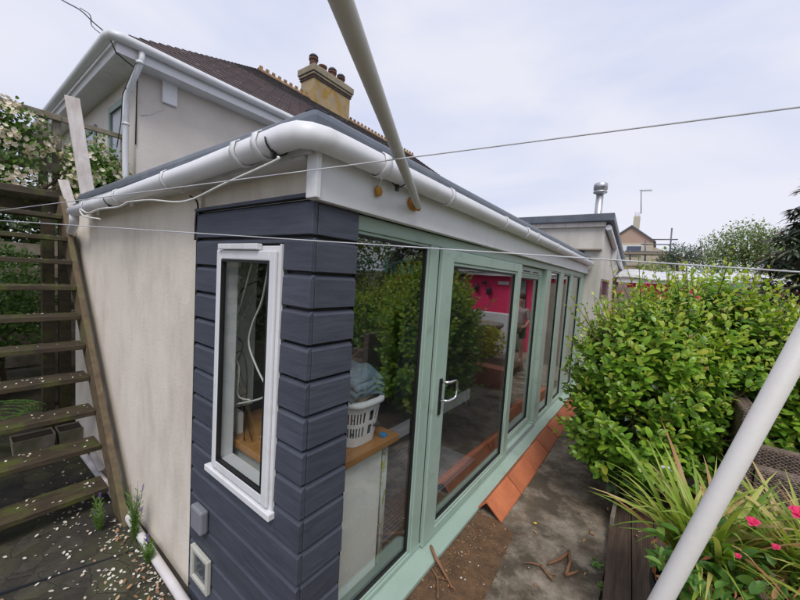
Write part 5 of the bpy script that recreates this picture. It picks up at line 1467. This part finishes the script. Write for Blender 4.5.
for (tx, tz) in tr:
    for k in range(20 if tz < 1 else 12):
        P.append((tx + rn.uniform(-.16, .055), rn.uniform(-1.0, -.12), tz + .002)); a = rn.uniform(0, 6.28); D.append((math.cos(a), math.sin(a), .1)); U.append((0, 0, 1)); L_.append(rn.uniform(.010, .024))
pt = leaves('fallen_petals', M['petal'], P, D, U, L_, np.array(L_) * .75, None, droop=-.2)
tag(pt, 'scattered cream petals on the dark yard and mossy treads', 'petals', kind='stuff')
P = []; D = []; U = []; L_ = []
for k in range(70):
    P.append((rn.uniform(-1.9, -.4), -.11 - abs(rn.gauss(0, .10)), -.128 + rn.random() * .01)); a = rn.uniform(0, 6.28); D.append((math.cos(a), math.sin(a), rn.uniform(0, .5))); U.append((rn.uniform(-.6, .6), rn.uniform(-.6, .6), 1)); L_.append(rn.uniform(.015, .036))
for k in range(20):
    P.append((rn.uniform(.9, 1.35), rn.uniform(1.9, 2.9), .004 if rn.random() < .3 else .067)); a = rn.uniform(0, 6.28); D.append((math.cos(a), math.sin(a), .2)); U.append((rn.uniform(-.5, .5), 0, 1)); L_.append(rn.uniform(.02, .05))
for k in range(26):
    P.append((rn.uniform(.55, 1.0), rn.uniform(1.2, 3.2), .004)); a = rn.uniform(0, 6.28); D.append((math.cos(a), math.sin(a), .2)); U.append((rn.uniform(-.5, .5), 0, 1)); L_.append(rn.uniform(.015, .035))
for k in range(170):
    x = .132 + abs(rn.gauss(0, .10)) if rn.random() < .6 else rn.uniform(.16, .5)
    P.append((x, rn.uniform(.5, 1.7), .006 + rn.random() * .006)); a = rn.uniform(0, 6.28); D.append((math.cos(a), math.sin(a), rn.uniform(0, .5))); U.append((rn.uniform(-.6, .6), rn.uniform(-.6, .6), 1)); L_.append(rn.uniform(.006, .020))
dl_ = leaves('dead_leaves', M['litter'], P, D, U, L_, np.array(L_) * .5, None, droop=-.3, fold=.5)
tag(dl_, 'curled brown leaves along the pipe, path and decking', 'leaves', kind='stuff')
# pebbles and bark bits on soil
mb = MB(); rn = random.Random(17)
def pebble(x, y, z, r):
    vs = []
    for a, b, c in ((1, 0, 0), (-1, 0, 0), (0, 1, 0), (0, -1, 0), (0, 0, 1), (0, 0, -1)):
        k = r * rn.uniform(.6, 1.2); vs.append((x + a * k, y + b * k, z + c * k * .6))
    mb.add(vs, [(0, 2, 4), (2, 1, 4), (1, 3, 4), (3, 0, 4), (2, 0, 5), (1, 2, 5), (3, 1, 5), (0, 3, 5)])
for k in range(1300):
    x = rn.uniform(.132, .52); y = rn.uniform(.5, 1.7)
    if rn.random() < .4: x = .132 + abs(rn.gauss(0, .04))
    pebble(x, y, .004, rn.uniform(.0015, .005) * (2 if rn.random() < .06 else 1))
for k in range(700):
    pebble(rn.uniform(.34, 1.02), rn.uniform(.9, 4.5), .001, rn.uniform(.001, .0045))
for k in range(200):
    pebble(.125 + abs(rn.gauss(0, .02)) * 1.5, rn.uniform(1.7, 6), .004, rn.uniform(.002, .008))
gb = mb.build('gravel', island_tone(mat('dark_grit', (.15, .105, .07), (.05, .035, .025), scale=60, rough=1), .7)); tag(gb, 'dark grit and crumbs scattered on soil and path', 'gravel', kind='stuff')
mb = MB()
for (x, y, r) in ((.22, 1.22, .007), (.235, 1.19, .005), (.30, 1.18, .006), (.355, 1.19, .005), (.28, 1.32, .004), (.31, 1.03, .008), (.335, 1.035, .006), (.20, .85, .006), (.24, 1.5, .004), (.44, 1.08, .005), (.50, .98, .006), (.62, 1.4, .004), (.75, 1.9, .003), (.38, 1.45, .003), (.19, 1.38, .004)):
    pebble(x, y, .016, r)
gb = mb.build('white_pebbles', M['panel_white']); tag(gb, 'small white stones scattered on the brown soil', 'pebbles', kind='stuff')
# twigs
def twig(pts, r, lab, m=M['stick']):
    o = cable(pts, r, m, lab, 'stick', 'stick', 7, 3)
    rnn = random.Random(len(lab))
    for v in o.data.vertices: v.co += Vector([rnn.uniform(-1, 1) * r * .45 for _ in range(3)])
def gp(x, y, z=.02): return px(x, y, 2, z)
twig([px(431, 546, 2, .055), gp(436, 558, .06), gp(443, 570, .03), gp(452, 588, .022)], .009, 'thick brown stick leaning on the green sill')
twig([gp(431, 568), gp(437, 578), gp(438, 598)], .004, 'thin forked twig on the soil')
twig([gp(437, 578), gp(447, 580), gp(455, 590)], .003, 'short thin twig on the soil by the forked twig')
twig([gp(524, 563), gp(532, 563), gp(541, 565)], .005, 'thin dry stick on the concrete, left of the bark piece')
twig([gp(541, 565), gp(546, 572), gp(552, 579)], .007, 'dry stick end crumbling on the concrete path')
bk_ = MB()
for pts, r in (([gp(548, 564), gp(560, 559), gp(569, 552)], [.006, .011, .009]), ([gp(569, 551, .025), gp(570, 562, .03), gp(566, 575)], [.010, .009, .011]), ([gp(566, 575), gp(573, 573), gp(579, 571)], [.010, .008, .005])):
    bk_.tube(pts, r, 8)
o = bk_.build('bark_piece', M['stick']); tag(center(o, gp(560, 563, 0)), 'curled reddish bark piece on the concrete path', 'bark')
o = MB().blob(gp(535, 523, .012), (.014, .012, .008), 2, .2).build('yellow_petal', M['bubble']); tag(center(o, gp(535, 523, 0)), 'small yellow petal on the concrete path', 'petal')
o = MB().blob(gp(592, 533, .012), (.022, .018, .010), 6, .4).build('curled_leaf', M['litter']); tag(center(o, gp(592, 533, 0)), 'curled brown leaf on the concrete near the decking', 'leaf')

# ================================================================== WICKER CHAIR
WC = thing('wicker_chair', 'grey brown woven wicker armchair tucked into the bush', 'chair', (2.1, 2.62, .06))
def woven(mb, A, B, Cc, nrow, r=.006, bulge=0.0):
    """horizontal strands over a quad patch: A->B along, A->Cc up"""
    A, B, Cc = Vector(A), Vector(B), Vector(Cc)
    nrm = (B - A).cross(Cc - A).normalized()
    L_ = (B - A).length
    nw_ = max(4, int(L_ / .035))
    for i in range(nrow):
        t = (i + .5) / nrow
        pts = []
        for k in range(nw_ * 2 + 1):
            u = k / (nw_ * 2)
            pts.append(A + (B - A) * u + (Cc - A) * t + nrm * (.0045 * (1 if (k + i) % 2 else -1) + bulge * math.sin(math.pi * u)))
        mb.tube(pts, r, 5, False)
    for k in range(nw_ + 1):
        u = k / nw_
        mb.tube([A + (B - A) * u, A + (B - A) * u + (Cc - A)], r * .8, 5, False)
def panel(name, x0, x1, y0, y1, z0, z1, axis, rows=None, top=True):
    mb = MB(); rows = rows or int((z1 - z0) / .0125)
    if axis == 'x':   # panel runs along x, two faces at y0,y1
        woven(mb, (x0, y0, z0), (x1, y0, z0), (x0, y0, z1), rows)
        woven(mb, (x0, y1, z0), (x1, y1, z0), (x0, y1, z1), rows)
        woven(mb, (x0, y0, z1), (x1, y0, z1), (x0, y1, z1), max(3, int((y1 - y0) / .0125)))
        woven(mb, (x1, y0, z0), (x1, y1, z0), (x1, y0, z1), rows)
    else:
        woven(mb, (x0, y0, z0), (x0, y1, z0), (x0, y0, z1), rows)
        woven(mb, (x1, y0, z0), (x1, y1, z0), (x1, y0, z1), rows)
        woven(mb, (x0, y0, z1), (x0, y1, z1), (x1, y0, z1), max(3, int((x1 - x0) / .0125)))
        woven(mb, (x0, y0, z0), (x1, y0, z0), (x0, y0, z1), rows)
    mb.box((x0 + .008, y0 + .008, z0), (x1 - .008, y1 - .008, z1 - .008))
    return mb.build(name, M['wicker'], WC)
panel('backrest', 1.68, 1.76, 2.36, 2.96, .45, 1.12, 'y')
panel('arm', 1.77, 2.45, 2.34, 2.46, .12, .74, 'x')
panel('arm', 1.77, 2.45, 2.86, 2.96, .12, .74, 'x')
panel('seat', 1.77, 2.42, 2.47, 2.85, .12, .44, 'x')
for x in (1.72, 2.38):
    for y in (2.40, 2.90): MB().box((x - .02, y - .02, .0605), (x + .02, y + .02, .13 if x > 2 else .46)).build('leg', M['wicker'], WC)

# ================================================================== POTTED PLANTS
def strapclump(c, n, h, spread, seed, parent, m, name='strap_leaves', wd=.031):
    rn = random.Random(seed); mb = MB()
    for i in range(n):
        a = rn.uniform(0, 6.28); b = Vector(c) + Vector((rn.uniform(-.08, .08), rn.uniform(-.08, .08), 0))
        hh = h * rn.uniform(.55, 1.1); sp_ = spread * rn.uniform(.25, 1.15); w_ = wd * rn.uniform(.6, 1.15)
        out = Vector((math.cos(a), math.sin(a), 0)); side = Vector((-math.sin(a), math.cos(a), 0))
        bend = rn.uniform(.2, 1.0)
        tw = rn.uniform(-.6, .6)
        V = []; seg = 9
        for k in range(seg + 1):
            t = k / seg
            p = b + out * sp_ * t ** 1.6 + Vector((0, 0, hh * (t - bend * .75 * max(0, t - .35) ** 2 * 1.6)))
            ww = w_ * (math.sin(math.pi * min(1, .15 + t * .85)) ** .6) * (1 - t ** 6) + .0006
            sd_ = (side * math.cos(tw * t) + Vector((0, 0, 1)) * math.sin(tw * t))
            V += [p - sd_ * ww / 2, p + out * -.002, p + sd_ * ww / 2]
        mb.add(V, [(k * 3 + q, k * 3 + q + 1, k * 3 + q + 4, k * 3 + q + 3) for k in range(seg) for q in (0, 1)], True)
    return mb.build(name, m, parent)
def potted(x, y, r, h, lab):
    T = thing('potted_plant', lab, 'potted plant', (x, y, .0635), 'black tubs of plants on the decking')
    MB().lathe((x, y, .0635), [(.001, 0), (r * .82, 0), (r * .98, h * .93), (r * 1.06, h * .94), (r * 1.06, h), (r * .98, h), (r * .95, h * .9), (r * .93, h * .86)], 36).build('pot', M['tub'], T)
    MB().lathe((x, y, .0635), [(.001, h * .92), (r * .5, h * .9), (r * .96, h * .86)], 24).build('compost', M['compost'], T)
    return T
def patchleaves(T, name, m, c, n, rad, zr, size, seed, ratio=.5, up=.2, droop=.35):
    rn = np.random.default_rng(seed)
    P = np.array(c) + np.stack([np.clip(rn.normal(size=n), -1.6, 1.6) * rad, np.clip(rn.normal(size=n), -1.6, 1.6) * rad, rn.uniform(0, zr, n)], 1)
    D = rn.normal(size=(n, 3)) * .8 + np.array([0, 0, up]); U = np.array([0, -.1, 1.]) + rn.normal(size=(n, 3)) * .3
    L_ = size * rn.uniform(.6, 1.2, n)
    return leaves(name, m, P, D, U, L_, L_ * ratio, T, droop=droop, fold=.42)
pot1 = potted(1.45, 1.16, .21, .44, 'black tub of arching yellow green strap leaves half hidden by the diagonal pole')
strapclump((1.42, 1.26, .48), 210, .64, .48, 1, pot1, M['strap'], wd=.030)
patchleaves(pot1, 'broad_leaves', M['broad'], (1.46, 1.08, .46), 250, .13, .34, .075, 2)
patchleaves(pot1, 'withered_leaves', M['redleaf'], (1.45, 1.1, .48), 90, .13, .30, .052, 3, ratio=.30)
pot2 = potted(1.86, 1.16, .25, .44, 'large black tub of strap leaves and pink flowers at the right edge')
strapclump((1.82, 1.25, .48), 250, .66, .48, 5, pot2, M['strap'])
patchleaves(pot2, 'broad_leaves', M['broad'], (1.78, 1.06, .46), 340, .17, .36, .072, 6)
patchleaves(pot2, 'withered_leaves', M['redleaf'], (1.70, 1.0, .48), 110, .13, .30, .052, 7, ratio=.32)
pot3 = potted(1.62, .82, .20, .24, 'low black tub of small leafy seedlings at the bottom right')
patchleaves(pot3, 'broad_leaves', M['broad'], (1.62, .82, .30), 110, .11, .16, .09, 9, ratio=.45)
patchleaves(pot3, 'withered_leaves', M['redleaf'], (1.66, .86, .30), 30, .12, .14, .06, 10, ratio=.4)
def flower(T, c, r, m=M['pinkflower']):
    P = []; D = []; U = []
    f = norm(np.array(CAMPOS) - np.array(c)) * .5 + np.array([0, 0, .8])
    f = norm(f); a = norm(np.cross(f, [1, .2, .1])); b = np.cross(f, a)
    for k in range(11):
        t = 2.4 * k; P.append(c); D.append(a * math.cos(t) + b * math.sin(t) + f * (.15 + .09 * k)); U.append(f + a * .3 * math.sin(5 * t))
    leaves('flower', m, P, D, U, np.full(11, r) * (1 - .04 * np.arange(11)), np.full(11, r * .8), T, droop=.25)
for (x, y, dp_, r) in ((753, 522, 1.40, .027), (799, 513, 1.38, .036), (776, 547, 1.40, .017), (738, 556, 1.40, .014)):
    flower(pot2, np.array(pd(x, y, dp_)), r)
WFm = leafmat('small_white_flower', [(0, (.7, .62, .75)), (1, (.8, .76, .85))])
for (x, y, dp_) in ((763, 577, 1.45), (772, 575, 1.45), (766, 583, 1.43)):
    flower(pot3, np.array(pd(x, y, dp_)), .014, WFm)
for (x, y, dp_) in ((663, 467, 1.95), (668, 468, 1.95), (681, 507, 1.9)):
    flower(pot1, np.array(pd(x, y, dp_)), .012, WFm)
# small weeds by the decking edge
for i, (x, y) in enumerate(((604, 590), (596, 566))):
    c = gp(x, y, .002)
    T = thing('weed', ['small bright green weed at the path edge nearest the camera', 'tiny weed patch beside the decking edge'][i], 'weed', c)
    patchleaves(T, 'foliage', M['broad'], (c.x, c.y, .004), 30 - 10 * i, .018, .03, .03, 30 + i)
